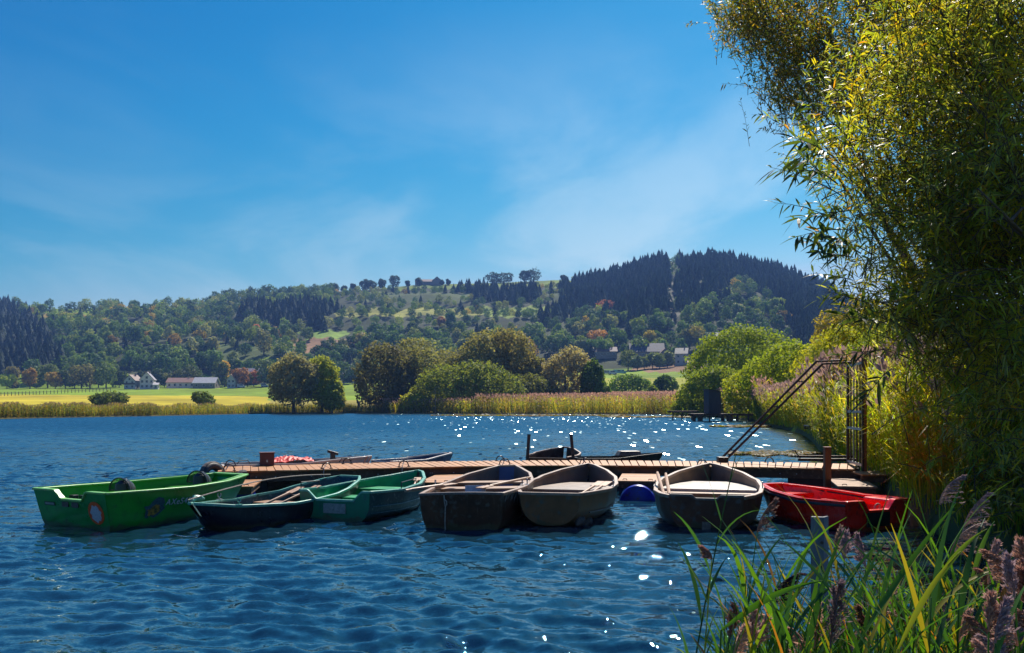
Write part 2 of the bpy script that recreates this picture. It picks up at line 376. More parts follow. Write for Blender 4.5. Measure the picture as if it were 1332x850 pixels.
m = bpy.data.materials.new('ground'); nt, N, Lk, b = nodes(m)
at = N.new('ShaderNodeAttribute'); at.attribute_name = 'Col'
tc = N.new('ShaderNodeTexCoord')
n1 = N.new('ShaderNodeTexNoise'); n1.inputs['Scale'].default_value = .09; n1.inputs['Detail'].default_value = 12; n1.inputs['Roughness'].default_value = .7
Lk.new(tc.outputs['Object'], n1.inputs['Vector'])
r1 = N.new('ShaderNodeMapRange'); r1.inputs['From Min'].default_value = .3; r1.inputs['From Max'].default_value = .7; r1.inputs['To Min'].default_value = .62; r1.inputs['To Max'].default_value = 1.3
Lk.new(n1.outputs['Fac'], r1.inputs['Value'])
mx = N.new('ShaderNodeMix'); mx.data_type = 'RGBA'; mx.blend_type = 'MULTIPLY'; mx.inputs[0].default_value = 1
Lk.new(at.outputs['Color'], mx.inputs[6]); Lk.new(r1.outputs[0], mx.inputs[7]); Lk.new(mx.outputs[2], b.inputs['Base Color'])
b.inputs['Roughness'].default_value = .95; b.inputs['Specular IOR Level'].default_value = .1
n2 = N.new('ShaderNodeTexNoise'); n2.inputs['Scale'].default_value = 1.2; n2.inputs['Detail'].default_value = 8
Lk.new(tc.outputs['Object'], n2.inputs['Vector'])
bp = N.new('ShaderNodeBump'); bp.inputs['Strength'].default_value = .7; bp.inputs['Distance'].default_value = .25; Lk.new(n2.outputs['Fac'], bp.inputs['Height']); Lk.new(bp.outputs[0], b.inputs['Normal'])
M['ground'] = m
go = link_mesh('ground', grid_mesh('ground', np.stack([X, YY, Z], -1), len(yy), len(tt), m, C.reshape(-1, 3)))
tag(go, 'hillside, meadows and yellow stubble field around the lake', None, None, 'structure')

# ------------------------------------------------------------------ water
def wave_mat():
    m = bpy.data.materials.new('lake_water'); nt, N, Lk, b = nodes(m)
    tc = N.new('ShaderNodeTexCoord')
    b.inputs['Base Color'].default_value = (.006, .030, .052, 1); b.inputs['Roughness'].default_value = .012; b.inputs['IOR'].default_value = 1.85
    mp = N.new('ShaderNodeMapping'); mp.inputs['Scale'].default_value = (1, 1.6, 1); mp.inputs['Rotation'].default_value = (0, 0, R(-14)); Lk.new(tc.outputs['Object'], mp.inputs[0])
    # ripples as slopes, so the far water keeps its roughness; the bay behind the reeds is calmer than the open lake
    sp_ = N.new('ShaderNodeSeparateXYZ'); Lk.new(tc.outputs['Object'], sp_.inputs[0])
    mr = N.new('ShaderNodeMapRange'); mr.inputs['From Min'].default_value = 8; mr.inputs['From Max'].default_value = 60; mr.inputs['To Min'].default_value = .55; mr.inputs['To Max'].default_value = .60; Lk.new(sp_.outputs['Y'], mr.inputs['Value'])
    acc = None
    for sc_, det, k_ in ((2.6, 3, .9), (9, 3, .75), (38, 1, .5)):
        a = N.new('ShaderNodeTexNoise'); a.inputs['Scale'].default_value = sc_; a.inputs['Detail'].default_value = det; a.inputs['Roughness'].default_value = .6; a.inputs['Distortion'].default_value = .4
        Lk.new(mp.outputs[0], a.inputs['Vector'])
        s1 = N.new('ShaderNodeVectorMath'); s1.operation = 'SUBTRACT'; s1.inputs[1].default_value = (.5, .5, .5); Lk.new(a.outputs['Color'], s1.inputs[0])
        s2 = N.new('ShaderNodeVectorMath'); s2.operation = 'MULTIPLY'; s2.inputs[1].default_value = (.7 * k_, 1.0 * k_, 0); Lk.new(s1.outputs[0], s2.inputs[0])
        if acc is None: acc = s2
        else:
            s3 = N.new('ShaderNodeVectorMath'); s3.operation = 'ADD'; Lk.new(acc.outputs[0], s3.inputs[0]); Lk.new(s2.outputs[0], s3.inputs[1]); acc = s3
    # wind patches
    wp = N.new('ShaderNodeTexNoise'); wp.inputs['Scale'].default_value = .22; wp.inputs['Detail'].default_value = 2; Lk.new(mp.outputs[0], wp.inputs['Vector'])
    wr_ = N.new('ShaderNodeMapRange'); wr_.inputs['From Min'].default_value = .3; wr_.inputs['From Max'].default_value = .7; wr_.inputs['To Min'].default_value = .55; wr_.inputs['To Max'].default_value = 1.35; Lk.new(wp.outputs['Fac'], wr_.inputs['Value'])
    wm = N.new('ShaderNodeMath'); wm.operation = 'MULTIPLY'; Lk.new(mr.outputs[0], wm.inputs[0]); Lk.new(wr_.outputs[0], wm.inputs[1]); mr = wm
    s4 = N.new('ShaderNodeVectorMath'); s4.operation = 'SCALE'; Lk.new(acc.outputs[0], s4.inputs[0]); Lk.new(mr.outputs[0], s4.inputs['Scale'])
    ge0 = N.new('ShaderNodeMapRange'); ge0.inputs['From Min'].default_value = 10; ge0.inputs['From Max'].default_value = 70; ge0.inputs['To Min'].default_value = 0; ge0.inputs['To Max'].default_value = -.19; Lk.new(sp_.outputs['Y'], ge0.inputs['Value'])
    gc = N.new('ShaderNodeCombineXYZ'); Lk.new(ge0.outputs[0], gc.inputs[1]); s4b = N.new('ShaderNodeVectorMath'); s4b.operation = 'ADD'; Lk.new(s4.outputs[0], s4b.inputs[0]); Lk.new(gc.outputs[0], s4b.inputs[1]); s4 = s4b
    b.inputs['Specular Tint'].default_value = (.30, .86, 1, 1)
    # open water beyond the pier: choppy facets of their own slope, some of which throw a glint
    mg = N.new('ShaderNodeMapping'); mg.inputs['Scale'].default_value = (4.2, .55, 1); Lk.new(tc.outputs['Object'], mg.inputs[0])
    ng = N.new('ShaderNodeTexVoronoi'); ng.voronoi_dimensions = '2D'; ng.inputs['Scale'].default_value = 1.0; Lk.new(mg.outputs[0], ng.inputs['Vector'])
    sg = N.new('ShaderNodeSeparateColor'); Lk.new(ng.outputs['Color'], sg.inputs[0])
    rg = N.new('ShaderNodeMath'); rg.operation = 'GREATER_THAN'; rg.inputs[1].default_value = .87; Lk.new(sg.outputs[2], rg.inputs[0])
    rd = N.new('ShaderNodeMath'); rd.operation = 'LESS_THAN'; rd.inputs[1].default_value = .30; Lk.new(ng.outputs['Distance'], rd.inputs[0])
    fy = N.new('ShaderNodeMath'); fy.operation = 'GREATER_THAN'; fy.inputs[1].default_value = 21; Lk.new(sp_.outputs['Y'], fy.inputs[0])
    fm = N.new('ShaderNodeMath'); fm.operation = 'MULTIPLY'; Lk.new(fy.outputs[0], fm.inputs[0]); Lk.new(rg.outputs[0], fm.inputs[1])
    fn_ = N.new('ShaderNodeMath'); fn_.operation = 'MULTIPLY'; Lk.new(fm.outputs[0], fn_.inputs[0]); Lk.new(rd.outputs[0], fn_.inputs[1]); fm = fn_
    mxs = N.new('ShaderNodeMapRange'); mxs.inputs['To Min'].default_value = -.24; mxs.inputs['To Max'].default_value = .36; Lk.new(sg.outputs[0], mxs.inputs['Value'])
    mys = N.new('ShaderNodeMapRange'); mys.inputs['To Min'].default_value = -.62; mys.inputs['To Max'].default_value = -.28; Lk.new(sg.outputs[1], mys.inputs['Value'])
    cs = N.new('ShaderNodeCombineXYZ'); Lk.new(mxs.outputs[0], cs.inputs[0]); Lk.new(mys.outputs[0], cs.inputs[1])
    vm = N.new('ShaderNodeMix'); vm.data_type = 'VECTOR'; Lk.new(fm.outputs[0], vm.inputs[0]); Lk.new(s4.outputs[0], vm.inputs[4]); Lk.new(cs.outputs[0], vm.inputs[5])
    rr = N.new('ShaderNodeMapRange'); rr.inputs['To Min'].default_value = .012; rr.inputs['To Max'].default_value = .17; Lk.new(fm.outputs[0], rr.inputs['Value']); Lk.new(rr.outputs[0], b.inputs['Roughness'])
    class _V: pass
    s4 = _V(); s4.outputs = [vm.outputs[1]]
    ge = N.new('ShaderNodeNewGeometry'); s5 = N.new('ShaderNodeVectorMath'); s5.operation = 'ADD'; Lk.new(s4.outputs[0], s5.inputs[0]); Lk.new(ge.outputs['Normal'], s5.inputs[1])
    s6 = N.new('ShaderNodeVectorMath'); s6.operation = 'NORMALIZE'; Lk.new(s5.outputs[0], s6.inputs[0]); Lk.new(s6.outputs[0], b.inputs['Normal'])
    return m
M['water'] = wave_mat()
wt = np.concatenate([np.linspace(-2.2, -.66, 100, endpoint=False), np.linspace(-.66, .66, 760, endpoint=False), np.linspace(.66, 1.8, 60)])
wy = np.concatenate([[-60, 1.0], np.geomspace(2.6, 45, 520, endpoint=False), np.geomspace(45, 330, 60)])
WT, WY = np.meshgrid(wt, wy); WX = WT * np.maximum(WY, 2.6); WX[0] = wt * 120; WX[1] = wt * 2.6
WZ = np.zeros_like(WX); dyl = np.gradient(wy)[:, None]
wr = np.random.default_rng(3)
for i in range(64):
    lam = float(np.exp(wr.uniform(math.log(.12), math.log(.9)))); th = R(78) + wr.normal(0, .42)
    k = 2 * math.pi / lam; amp = .0075 * lam ** 1.0 * wr.uniform(.5, 1.1)
    ph = wr.uniform(0, 6.28)
    arg = k * (WX * math.cos(th) + WY * math.sin(th)) + ph + 1.1 * np.sin(.7 * WX + .23 * WY + i) + .8 * np.sin(.31 * WY - .5 * WX + 2 * i)
    s = np.sin(arg); s = s + .25 * np.cos(2 * arg)
    WZ += amp * s * np.clip(lam / (3.2 * dyl) - .6, 0, 1)
patch = np.sin(WX * .43 + .8 * np.sin(WY * .31)) * np.sin(WY * .37 + 1.1 * np.sin(WX * .22)) + .5 * np.sin(WX * .9 + WY * 1.3)
WZ *= (1 + .35 * patch).clip(.45, 1.5)
WZ *= np.clip((300 - WY) / 200, 0, 1); WZ[:2] = 0
wo = link_mesh('water', grid_mesh('water', np.stack([WX, WY, WZ], -1), len(wy), len(wt), M['water']))
tag(wo, 'rippled blue lake water', None, None, 'structure')

# ------------------------------------------------------------------ haze
hb = MB(); hb.box((0, 1090, 112), (7000, 3040, 230))
hm = bpy.data.materials.new('haze'); hm.use_nodes = True; hn = hm.node_tree
hn.nodes.remove(hn.nodes['Principled BSDF']); pv = hn.nodes.new('ShaderNodeVolumePrincipled')
pv.inputs['Color'].default_value = (.24, .45, 1, 1); pv.inputs['Density'].default_value = .00017; pv.inputs['Anisotropy'].default_value = .1
hn.links.new(pv.outputs[0], hn.nodes['Material Output'].inputs['Volume'])
HAZE = True
if HAZE:
    ho = hb.build('haze', hm); tag(ho, 'thin blue autumn haze over the valley', None, None, 'stuff')
# ------------------------------------------------------------------ boats
class Boat:
    """local frame: x from stern (0) to bow (L), y to port, z up from the waterline"""
    def __init__(s, name, label, stern, heading, L, w, g, k, outm, inm, rimm, e1=.45, e2=.75, rs=.10, rb=.35, floor=.09, th=.035, roll=0, cat='boat', group=None, pitch=0):
        s.L, s.e1, s.e2, s.rs, s.rb, s.floor, s.th = L, e1, e2, rs, rb, floor, th
        s.w, s.g, s.k = itp(w), itp(g), itp(k)
        s.outm, s.inm, s.rimm = outm, inm, rimm
        s.root = thing(name, (stern[0], stern[1], 0), math.pi / 2 - R(heading), label, cat, group)
        s.root.rotation_euler = (R(roll), R(pitch), math.pi / 2 - R(heading))
        s.bow_flat = float(s.w(1)) > .1
        s.hull()
    def pt(s, u, q, side=1, inner=0.0):
        a = q * math.pi / 2
        w_, g_, k_ = float(s.w(u)), float(s.g(u)), float(s.k(u))
        wi = max(w_ - inner, .004)
        y = wi * math.sin(a) ** s.e1; z = g_ - (g_ - k_) * math.cos(a) ** s.e2
        hh = (z - k_) / max(g_ - k_, .01)
        x = u * s.L + hh * (s.rb * u ** 5 - s.rs * (1 - u) ** 8)
        if inner: z = max(z + inner, s.floor)
        return Vector((x, side * y, z))
    def hull(s):
        nu, nq = 30, 10
        qs = [(i / nq) ** 1.0 for i in range(nq + 1)]
        ring = [(q, 1) for q in reversed(qs)] + [(q, -1) for q in qs[1:]]
        mb = MB(); vs = []; n = len(ring)
        for i in range(nu + 1):
            for q, sd in ring: vs.append(s.pt(i / nu, q, sd))
        fs = [(i * n + j, i * n + j + 1, (i + 1) * n + j + 1, (i + 1) * n + j) for i in range(nu) for j in range(n - 1)]
        mb.add(vs, fs, 0)
        vs = []; e = .03 / s.L
        for i in range(nu + 1):
            u = e + (1 - 2 * e) * i / nu
            for q, sd in ring: vs.append(s.pt(u, q, sd, s.th))
        fs = [(i * n + j + 1, i * n + j, (i + 1) * n + j, (i + 1) * n + j + 1) for i in range(nu) for j in range(n - 1)]
        mb.add(vs, fs, 1)
        s.o = mb.build('hull', [s.outm, s.inm], s.root, smooth=True, sharp=50)
    def board_end(s, u, prof, name, m, thick=.045, mi=None):
        """transom: section outline at u with top edge profile prof(y)->z"""
        w_ = float(s.w(u)); g_ = float(s.g(u)); k_ = float(s.k(u)); ny = 48
        sec = [s.pt(u, i / 60, 1) for i in range(61)]
        sy = np.array([p.y for p in sec]); sz = np.array([p.z for p in sec]); sx = np.array([p.x for p in sec])
        mb = MB(); ys = np.linspace(-w_, w_, ny + 1); sgn = 1 if u < .5 else -1
        def X_(z):
            hh = (z - k_) / max(g_ - k_, .01)
            return u * s.L + hh * (s.rb * u ** 5 - s.rs * (1 - u) ** 8)
        vs = []
        for y in ys:
            zb = float(np.interp(abs(y), sy, sz)) + .002; zt = max(prof(y), zb + .002)
            for z, t in ((zb, -.006), (zt, -.006), (zb, thick), (zt, thick)):
                vs.append((X_(z) + sgn * t, y, z if t < 0 else max(z, k_ + .02)))
        fs = []
        for i in range(ny):
            a, b2 = i * 4, (i + 1) * 4
            fs += [(a, a + 1, b2 + 1, b2), (a + 2, b2 + 2, b2 + 3, a + 3), (a + 1, a + 3, b2 + 3, b2 + 1), (a, b2, b2 + 2, a + 2)]
        fs += [(0, 2, 3, 1), (ny * 4, ny * 4 + 1, ny * 4 + 3, ny * 4 + 2)]
        mb.add(vs, fs, 0)
        o = mb.build(name, [m], s.root, smooth=False)
        s.top = [Vector((X_(prof(y)), y, prof(y))) for y in ys]
        return o
    def sweep(s, pts, w, h, name, m, dz=0, off=0, bevel=.008):
        vs = []; n = len(pts)
        for i, p in enumerate(pts):
            t = pts[min(i + 1, n - 1)] - pts[max(i - 1, 0)]; t.z = 0
            if t.length < 1e-6: t = Vector((1, 0, 0))
            t.normalize(); nr = Vector((t.y, -t.x, 0))
            for a, b2 in ((-1, -1), (1, -1), (1, 1), (-1, 1)):
                vs.append(p + nr * (a * w / 2 + off) + Vector((0, 0, dz + b2 * h / 2)))
        fs = [(i * 4 + j, i * 4 + (j + 1) % 4, (i + 1) * 4 + (j + 1) % 4, (i + 1) * 4 + j) for i in range(n - 1) for j in range(4)]
        fs += [(3, 2, 1, 0), tuple((n - 1) * 4 + j for j in range(4))]
        mb = MB(); mb.add(vs, fs); return mb.build(name, m, s.root, smooth=True, bevel=bevel, sharp=40)
    def gunwale(s, w=.06, h=.045, m=None, name='gunwale', dz=.012, off=-.012):
        n = 34
        a = [s.pt(i / n, 1, 1) for i in range(n + 1)]; b2 = [s.pt(i / n, 1, -1) for i in range(n, -1, -1)]
        pts = a + (b2 if s.bow_flat else b2[1:])
        return s.sweep(pts, w, h, name, m or s.rimm, dz, -off if off else 0)
    def toprim(s, w=.065, h=.04, m=None, name='transom_rim', dz=.012):
        return s.sweep([p + Vector((.015, 0, 0)) for p in s.top], w, h, name, m or s.rimm, dz, 0, bevel=.006)
    def bench(s, u0, u1, z, m, name='bench', t=.035, skirt=False, inset=.0):
        mb = MB(); n = 8; L_ = []
        for i in range(n + 1):
            u = u0 + (u1 - u0) * i / n; L_.append((u * s.L + .0, s.wat(u, z) - .004 - inset))
        poly = [(x, -y) for x, y in L_] + [(x, y) for x, y in reversed(L_)]
        mb.prism(poly, z - t, z)
        if skirt:
            y = L_[0][1]; mb.box((u0 * s.L + .012, 0, (z - t + s.floor) / 2), (.02, 2 * y - .03, z - t - s.floor))
        return mb.build(name, m, s.root, bevel=.004)
    def wat(s, u, z):
        """inner half width at height z"""
        sec = [s.pt(u, i / 40, 1, s.th) for i in range(41)]
        return float(np.interp(z, [p.z for p in sec][5:], [p.y for p in sec][5:]))
    def rowlock(s, u, side, m=None):
        p = s.pt(u, 1, side); mb = MB()
        mb.tube([p + Vector((0, 0, .02)), p + Vector((0, 0, .07))], .009, 6)
        pts = [p + Vector((.035 * math.sin(a), 0, .105 - .035 * math.cos(a))) for a in [i * .45 - 2.3 for i in range(11)]]
        mb.tube(pts, .007, 6); mb.box(p + Vector((0, 0, .03)), (.10, .05, .02))
        return mb.build('rowlock', m or M['steel'], s.root, smooth=True)
    def world(s, p):
        r = s.root; mtx = Matrix.Translation(r.location) @ r.rotation_euler.to_matrix().to_4x4()
        return mtx @ Vector(p)

def flat(g): return lambda y: g
def notch(g, y0, c, dep, ch):
    def f(y):
        a = abs(y - y0)
        if a < c: return g - dep
        if a < c + ch: return g - dep * (1 - (a - c) / ch)
        return g
    return f
def oar(a, b, label, blade=.34, m=None, group=None, r=.021):
    a = Vector(a); b = Vector(b); L = (b - a).length
    t = thing('oar', a, 0, label, 'oar', group)
    mb = MB(); d = (b - a).normalized()
    mb.tube([(0, 0, 0), d * .12, d * .13, d * (L - blade)], [r * .8, r * .8, r, r * .95], 8); mb.build('shaft', m or M['paleoar'], t, smooth=True)
    mb = MB(); mb.bar(d * (L - blade - .02), d * L, .13, .016); mb.build('blade', m or M['paleoar'], t, bevel=.006)
    return t

M['paleoar'] = mat('pale_oar_wood', (.46, .28, .17), (.32, .19, .12), .55, 14, stretch=(1, 1, 1), bump=.2)
M['brownhull'] = mat('dark_brown_hull', (.105, .045, .024), (.050, .022, .013), .42, 3.5, dirt=(.10, .085, .075), spec=.2, bump=.15, scum=(.085, .075, .035))
M['brownhull2'] = mat('grey_brown_hull', (.26, .125, .058), (.16, .078, .038), .42, 3, dirt=(.13, .115, .095), spec=.2, bump=.15, scum=(.085, .075, .035))
M['plumhull'] = mat('plum_grey_hull', (.15, .062, .040), (.085, .036, .026), .40, 3, dirt=(.11, .095, .10), spec=.2, bump=.15, scum=(.085, .075, .035))
M['greyin'] = mat('grey_violet_interior', (.19, .12, .08), (.11, .07, .05), .5, 4, dirt=(.12, .10, .09))
M['bluein'] = mat('slate_blue_interior', (.13, .145, .22), (.085, .095, .16), .5, 4, dirt=(.10, .09, .10))
M['rim'] = mat('worn_grey_rim', (.36, .24, .17), (.22, .14, .10), .5, 12, dirt=(.13, .10, .09), bump=.2)
M['rimdark'] = mat('dark_rim', (.16, .12, .115), (.09, .07, .065), .5, 12, dirt=(.26, .22, .2))
M['bench'] = mat('bench_wood', (.38, .21, .11), (.26, .15, .085), .5, 8, stretch=(3, .6, 1), bump=.3, dirt=(.24, .17, .12))
M['palegrey'] = mat('pale_grey_deck', (.26, .19, .145), (.19, .135, .10), .45, 6, dirt=(.25, .21, .17))
M['white'] = mat('white_gelcoat', (.66, .61, .54), (.52, .47, .41), .35, 5, dirt=(.5, .42, .33))
M['green'] = mat('bright_green_paint', (.010, .28, .020), (.006, .19, .014), .3, 3, coat=.35, dirt=(.012, .15, .02), scum=(.085, .075, .035))
M['greenin'] = mat('light_green_inside', (.05, .34, .04), (.03, .25, .03), .4, 4, dirt=(.06, .25, .05))
M['limerim'] = mat('lime_rim', (.20, .50, .10), (.12, .36, .07), .38, 7, dirt=(.35, .45, .28))
M['teal'] = mat('teal_green_hull', (.006, .20, .10), (.004, .14, .07), .35, 4, coat=.3, dirt=(.02, .11, .09), bump=.1, scum=(.085, .075, .035))
M['tealin'] = mat('emerald_inside', (.012, .36, .13), (.008, .22, .085), .38, 4, dirt=(.04, .24, .12))
M['tealside'] = mat('scuffed_teal_side', (.02, .075, .075), (.012, .045, .05), .4, 6, dirt=(.14, .20, .20), bump=.15, scum=(.085, .075, .035))
M['seafoam'] = mat('seafoam_rim', (.13, .42, .31), (.08, .30, .22), .4, 8, dirt=(.3, .45, .38))
M['blackhull'] = mat('navy_black_hull', (.014, .012, .018), (.008, .007, .012), .3, 5, coat=.2, dirt=(.03, .027, .03), scum=(.085, .075, .035))
M['red'] = mat('bright_red_paint', (.92, .022, .008), (.76, .014, .006), .28, 4, coat=.4, dirt=(.40, .02, .015), scum=(.085, .075, .035))
M['plate'] = mat('pale_plate', (.30, .31, .29), (.20, .21, .20), .5, 16, dirt=(.12, .12, .11))
M['orange'] = mat('orange_print', (.78, .11, .015), (.68, .09, .012), .4, 9)
M['print'] = mat('pale_print', (.55, .53, .56), (.42, .41, .46), .45, 30, dirt=(.12, .12, .2))
M['ochre'] = mat('ochre_print', (.50, .24, .02), (.03, .05, .02), .4, 26)
M['tealprint'] = mat('blue_green_print', (.03, .12, .14), (.01, .03, .05), .4, 30)
M['navyin'] = mat('navy_inside', (.03, .07, .17), (.02, .04, .10), .45, 5)
M['redtarp'] = mat('red_tarpaulin', (.62, .035, .015), (.45, .02, .01), .6, 6, bump=.3)
gl = bpy.data.materials.new('smoked_plastic'); nt_, N_, L_, b_ = nodes(gl)
b_.inputs['Base Color'].default_value = (.25, .27, .28, 1); b_.inputs['Transmission Weight'].default_value = .8; b_.inputs['Roughness'].default_value = .08; b_.inputs['IOR'].default_value = 1.15
M['smoke'] = gl

# --- brown boat with three benches
B = Boat('rowing_boat', 'dark brown rowing boat with three benches and a string hanging down its stern', (-.70, 12.55), 9, 3.75,
         [(0, .60), (.12, .66), (.35, .74), (.6, .72), (.8, .56), (.93, .32), (1, .16)], [(0, .48), (.3, .46), (.6, .47), (.85, .55), (1, .61)], [(0, -.14), (.7, -.14), (.9, -.06), (1, .12)],
         M['brownhull'], M['greyin'], M['rim'], rs=.06, rb=.28, roll=-1.5)
B.board_end(0, lambda y: .48 + .02 * math.cos(y * 2), 'transom', M['brownhull']); B.toprim(.05, .035, M['rimdark'])
B.board_end(1, flat(.61), 'bow_board', M['bluein']); B.gunwale()
for u0, u1, z in ((.15, .25, .43), (.42, .52, .43), (.66, .76, .45)): B.bench(u0, u1, z, M['bench'])
B.rowlock(.38, 1); B.rowlock(.38, -1)
mb = MB(); mb.prism([(2.95, -.52), (3.7, -.15), (3.7, .15), (2.95, .52)], .13, .15); mb.build('bow_floor', M['bluein'], B.root)
mb = MB(); x0 = -.085
mb.tube([(x0, .24, .49), (x0, .235, .40), (x0 - .01, .22, .33), (x0 - .01, .225, .26), (x0, .235, .1), (x0, .23, -.05)], .009, 6)
mb.tube([(x0, .24, .44), (x0 - .01, .20, .40), (x0 - .012, .20, .36), (x0 - .01, .225, .33)], .008, 6)
mb.build('mooring_string', M['rope'], B.root, smooth=True)
mb = MB(); mb.box((.88, -.02, .45), (.04, .32, .18), Matrix.Rotation(.25, 3, 'Y')); mb.build('seat_board', M['steel'], B.root, bevel=.004)
mb = MB()                                    # fender rope bundle hanging from the starboard quarter
for i in range(46):
    u = .02 + rnd.random() * .34; p = B.pt(u, 1, -1); q = [p + Vector((rnd.uniform(-.03, .03), -.015, .0))]
    for j in range(4): q.append(q[-1] + Vector((rnd.uniform(-.05, .02), rnd.uniform(-.012, .012) + .02, -rnd.uniform(.03, .10))))
    mb.tube(q, .005, 4)
mb.build('frayed_netting', M['rope'], B.root)
oar(B.world((.55, .98, .50)), B.world((1.75, .50, .50)), 'pale oar sticking out over the left side of the three-bench brown boat', r=.03)
oar(B.world((2.05, -.70, .56)), B.world((.65, -.12, .52)), 'oar laid inside the three-bench brown boat along its right side', .3)

# --- brown boat with grey bow deck
B2 = Boat('rowing_boat', 'grey brown rowing boat with broad pale bow deck and two wooden oars inside', (.55, 12.75), 13, 3.75,
          [(0, .44), (.1, .55), (.3, .72), (.5, .76), (.7, .66), (.85, .43), (.95, .18), (1, .03)], [(0, .47), (.35, .43), (.65, .47), (1, .63)], [(0, .02), (.12, -.1), (.7, -.14), (.9, -.06), (1, .1)],
          M['brownhull2'], M['greyin'], M['rim'], e1=.75, e2=.85, rs=.05, rb=.35)
B2.board_end(0, flat(.47), 'transom', M['brownhull2']); B2.toprim(.055, .04); B2.gunwale(.065, .05)
B2.bench(.52, .90, .36, M['palegrey'], 'bow_deck', skirt=True); B2.rowlock(.4, 1); B2.rowlock(.4, -1)
mb = MB(); mb.tube([B2.pt(u, .70, -1) + Vector((0, -.012, 0)) for u in [.1 + .05 * i for i in range(12)]], .012, 6); mb.build('rubbing_strake', M['rimdark'], B2.root, smooth=True)
mb = MB()
for j in range(2):
    p0 = B2.pt(.06 + j * .09, .42, -1) + Vector((0, -.02, 0)); mb.tube([p0 + Vector((-.13, 0, -.03)), p0 + Vector((-.07, -.03, .02)), p0 + Vector((.05, -.03, .03)), p0 + Vector((.14, 0, -.02))], [.02, .07, .075, .02], 10)
mb.build('fender', M['tread'], B2.root, smooth=True)
for j in range(2):
    a = B2.world((1.15, -.26 - j * .13, .36)); b2 = B2.world((2.35, -.44 - j * .13, .47))
    oar(a, b2, ['left one of the two oars lying in the boat with the pale bow deck', 'right one of the two oars lying in the boat with the pale bow deck'][j], .42, group='oars in the deck boat')
    mb = MB()

# --- plum grey boat
B3 = Boat('rowing_boat', 'plum grey rowing boat with white bow deck, notched stern and two upright oar handles', (2.77, 12.6), 13.5, 4.0,
          [(0, .52), (.06, .66), (.18, .78), (.4, .84), (.6, .80), (.78, .58), (.92, .27), (1, .03)], [(0, .44), (.3, .43), (.65, .49), (1, .63)], [(0, -.06), (.2, -.14), (.75, -.14), (.9, -.04), (1, .1)],
          M['plumhull'], M['greyin'], M['rim'], e1=.55, e2=.8, rs=.06, rb=.35)
B3.board_end(0, notch(.46, 0, .15, .05, .05), 'transom', M['plumhull']); B3.toprim(.05, .035, M['rimdark']); B3.gunwale(.07, .05)
B3.bench(.50, .88, .38, M['white'], 'bow_deck', skirt=True); B3.bench(.44, .50, .33, M['bench']); B3.bench(.12, .24, .26, M['greyin'])
B3.rowlock(.35, 1); B3.rowlock(.35, -1)
mb = MB(); mb.prism([(-.09, .06), (-.05, .06), (-.05, -.06), (-.09, -.06)], -.18, .10); mb.build('skeg', M['rimdark'], B3.root)
for j in range(2):
    oar(P(855 + 11 * j, 615 + 1.5 * j, 14.3), P(864 + 7 * j, 645, 13.1), ['right one of the two oars leaning on the left rim of the plum grey boat', 'left one of the two oars leaning on the left rim of the plum grey boat'][j], .06, group='oars in the plum boat', r=.027)

# --- emerald boat
B4 = Boat('rowing_boat', 'emerald green rowing boat with a pale plate on its notched stern', (-2.68, 13.45), 18, 2.85,
          [(0, .60), (.1, .66), (.35, .70), (.6, .64), (.8, .44), (.93, .2), (1, .04)], [(0, .44), (.3, .40), (.6, .42), (.85, .47), (1, .53)], [(0, -.06), (.7, -.13), (.9, -.05), (1, .08)],
          M['tealside'], M['tealin'], M['seafoam'], e1=.5, e2=.8, rs=.05, rb=.3)
B4.board_end(0, notch(.44, 0, .32, .14, .14), 'transom', M['teal']); B4.toprim(.05, .035, M['seafoam']); B4.gunwale(.055, .04)
B4.bench(.28, .42, .27, M['tealin']); B4.bench(.62, .78, .32, M['tealin']); B4.bench(.03, .14, .24, M['tealin'], 'stern_seat')
mb = MB(); mb.box((-.045, .0, .19), (.012, .38, .15)); mb.build('number_plate', M['plate'], B4.root, bevel=.003)
for u0, sd in ((.02, 1), (.30, -1)):
    mb = MB(); a = B4.pt(u0, 1, sd); b2 = B4.pt(u0 + .22, 1, sd)
    mb.tube([a, a + Vector((0, 0, .13)), b2 + Vector((0, 0, .13)), b2], .009, 6); mb.build('handrail', M['black'], B4.root)
for q in (.62, .78):
    mb = MB(); mb.tube([B4.pt(u, q, -1) + Vector((0, -.006, 0)) for u in [.02 + .07 * i for i in range(12)]], .008, 5); mb.build('strake', M['tealside'], B4.root, smooth=True)
oar(B4.world((1.9, -.42, .35)), B4.world((2.6, -.2, .46)), 'oar tip lying in the bow of the emerald boat', .2)

# --- dark boat with seafoam rim
B5 = Boat('rowing_boat', 'black hulled rowing boat with seafoam green rim and a rope over its tip', (-4.30, 12.22), 24, 3.35,
          [(0, .05), (.05, .22), (.14, .42), (.3, .58), (.55, .63), (.8, .55), (.95, .36), (1, .20)], [(0, .40), (.12, .33), (.4, .28), (.7, .32), (.88, .42), (1, .50)], [(0, .20), (.08, -.02), (.2, -.12), (.8, -.12), (1, .05)],
          M['blackhull'], M['tealside'], M['seafoam'], e1=.55, e2=.85, rs=.18, rb=.25, floor=.08)
B5.board_end(1, flat(.50), 'end_board', M['tealside']); B5.gunwale(.05, .04)
B5.bench(.24, .34, .22, M['bench']); B5.bench(.52, .62, .22, M['bench']); B5.bench(.78, .86, .26, M['greyin'])
B5.rowlock(.12, -1, M['seafoam']); B5.rowlock(.30, 1)
mb = MB(); a = B5.pt(.02, 1, 1); b2 = B5.pt(.97, 1, 1)
mb.tube([a.lerp(b2, i / 10) + Vector((0, .03, .06 + .10 * math.sin(i / 10 * 3.1))) for i in range(11)], .010, 6)
mb.build('mooring_rope', M['rope'], B5.root, smooth=True)
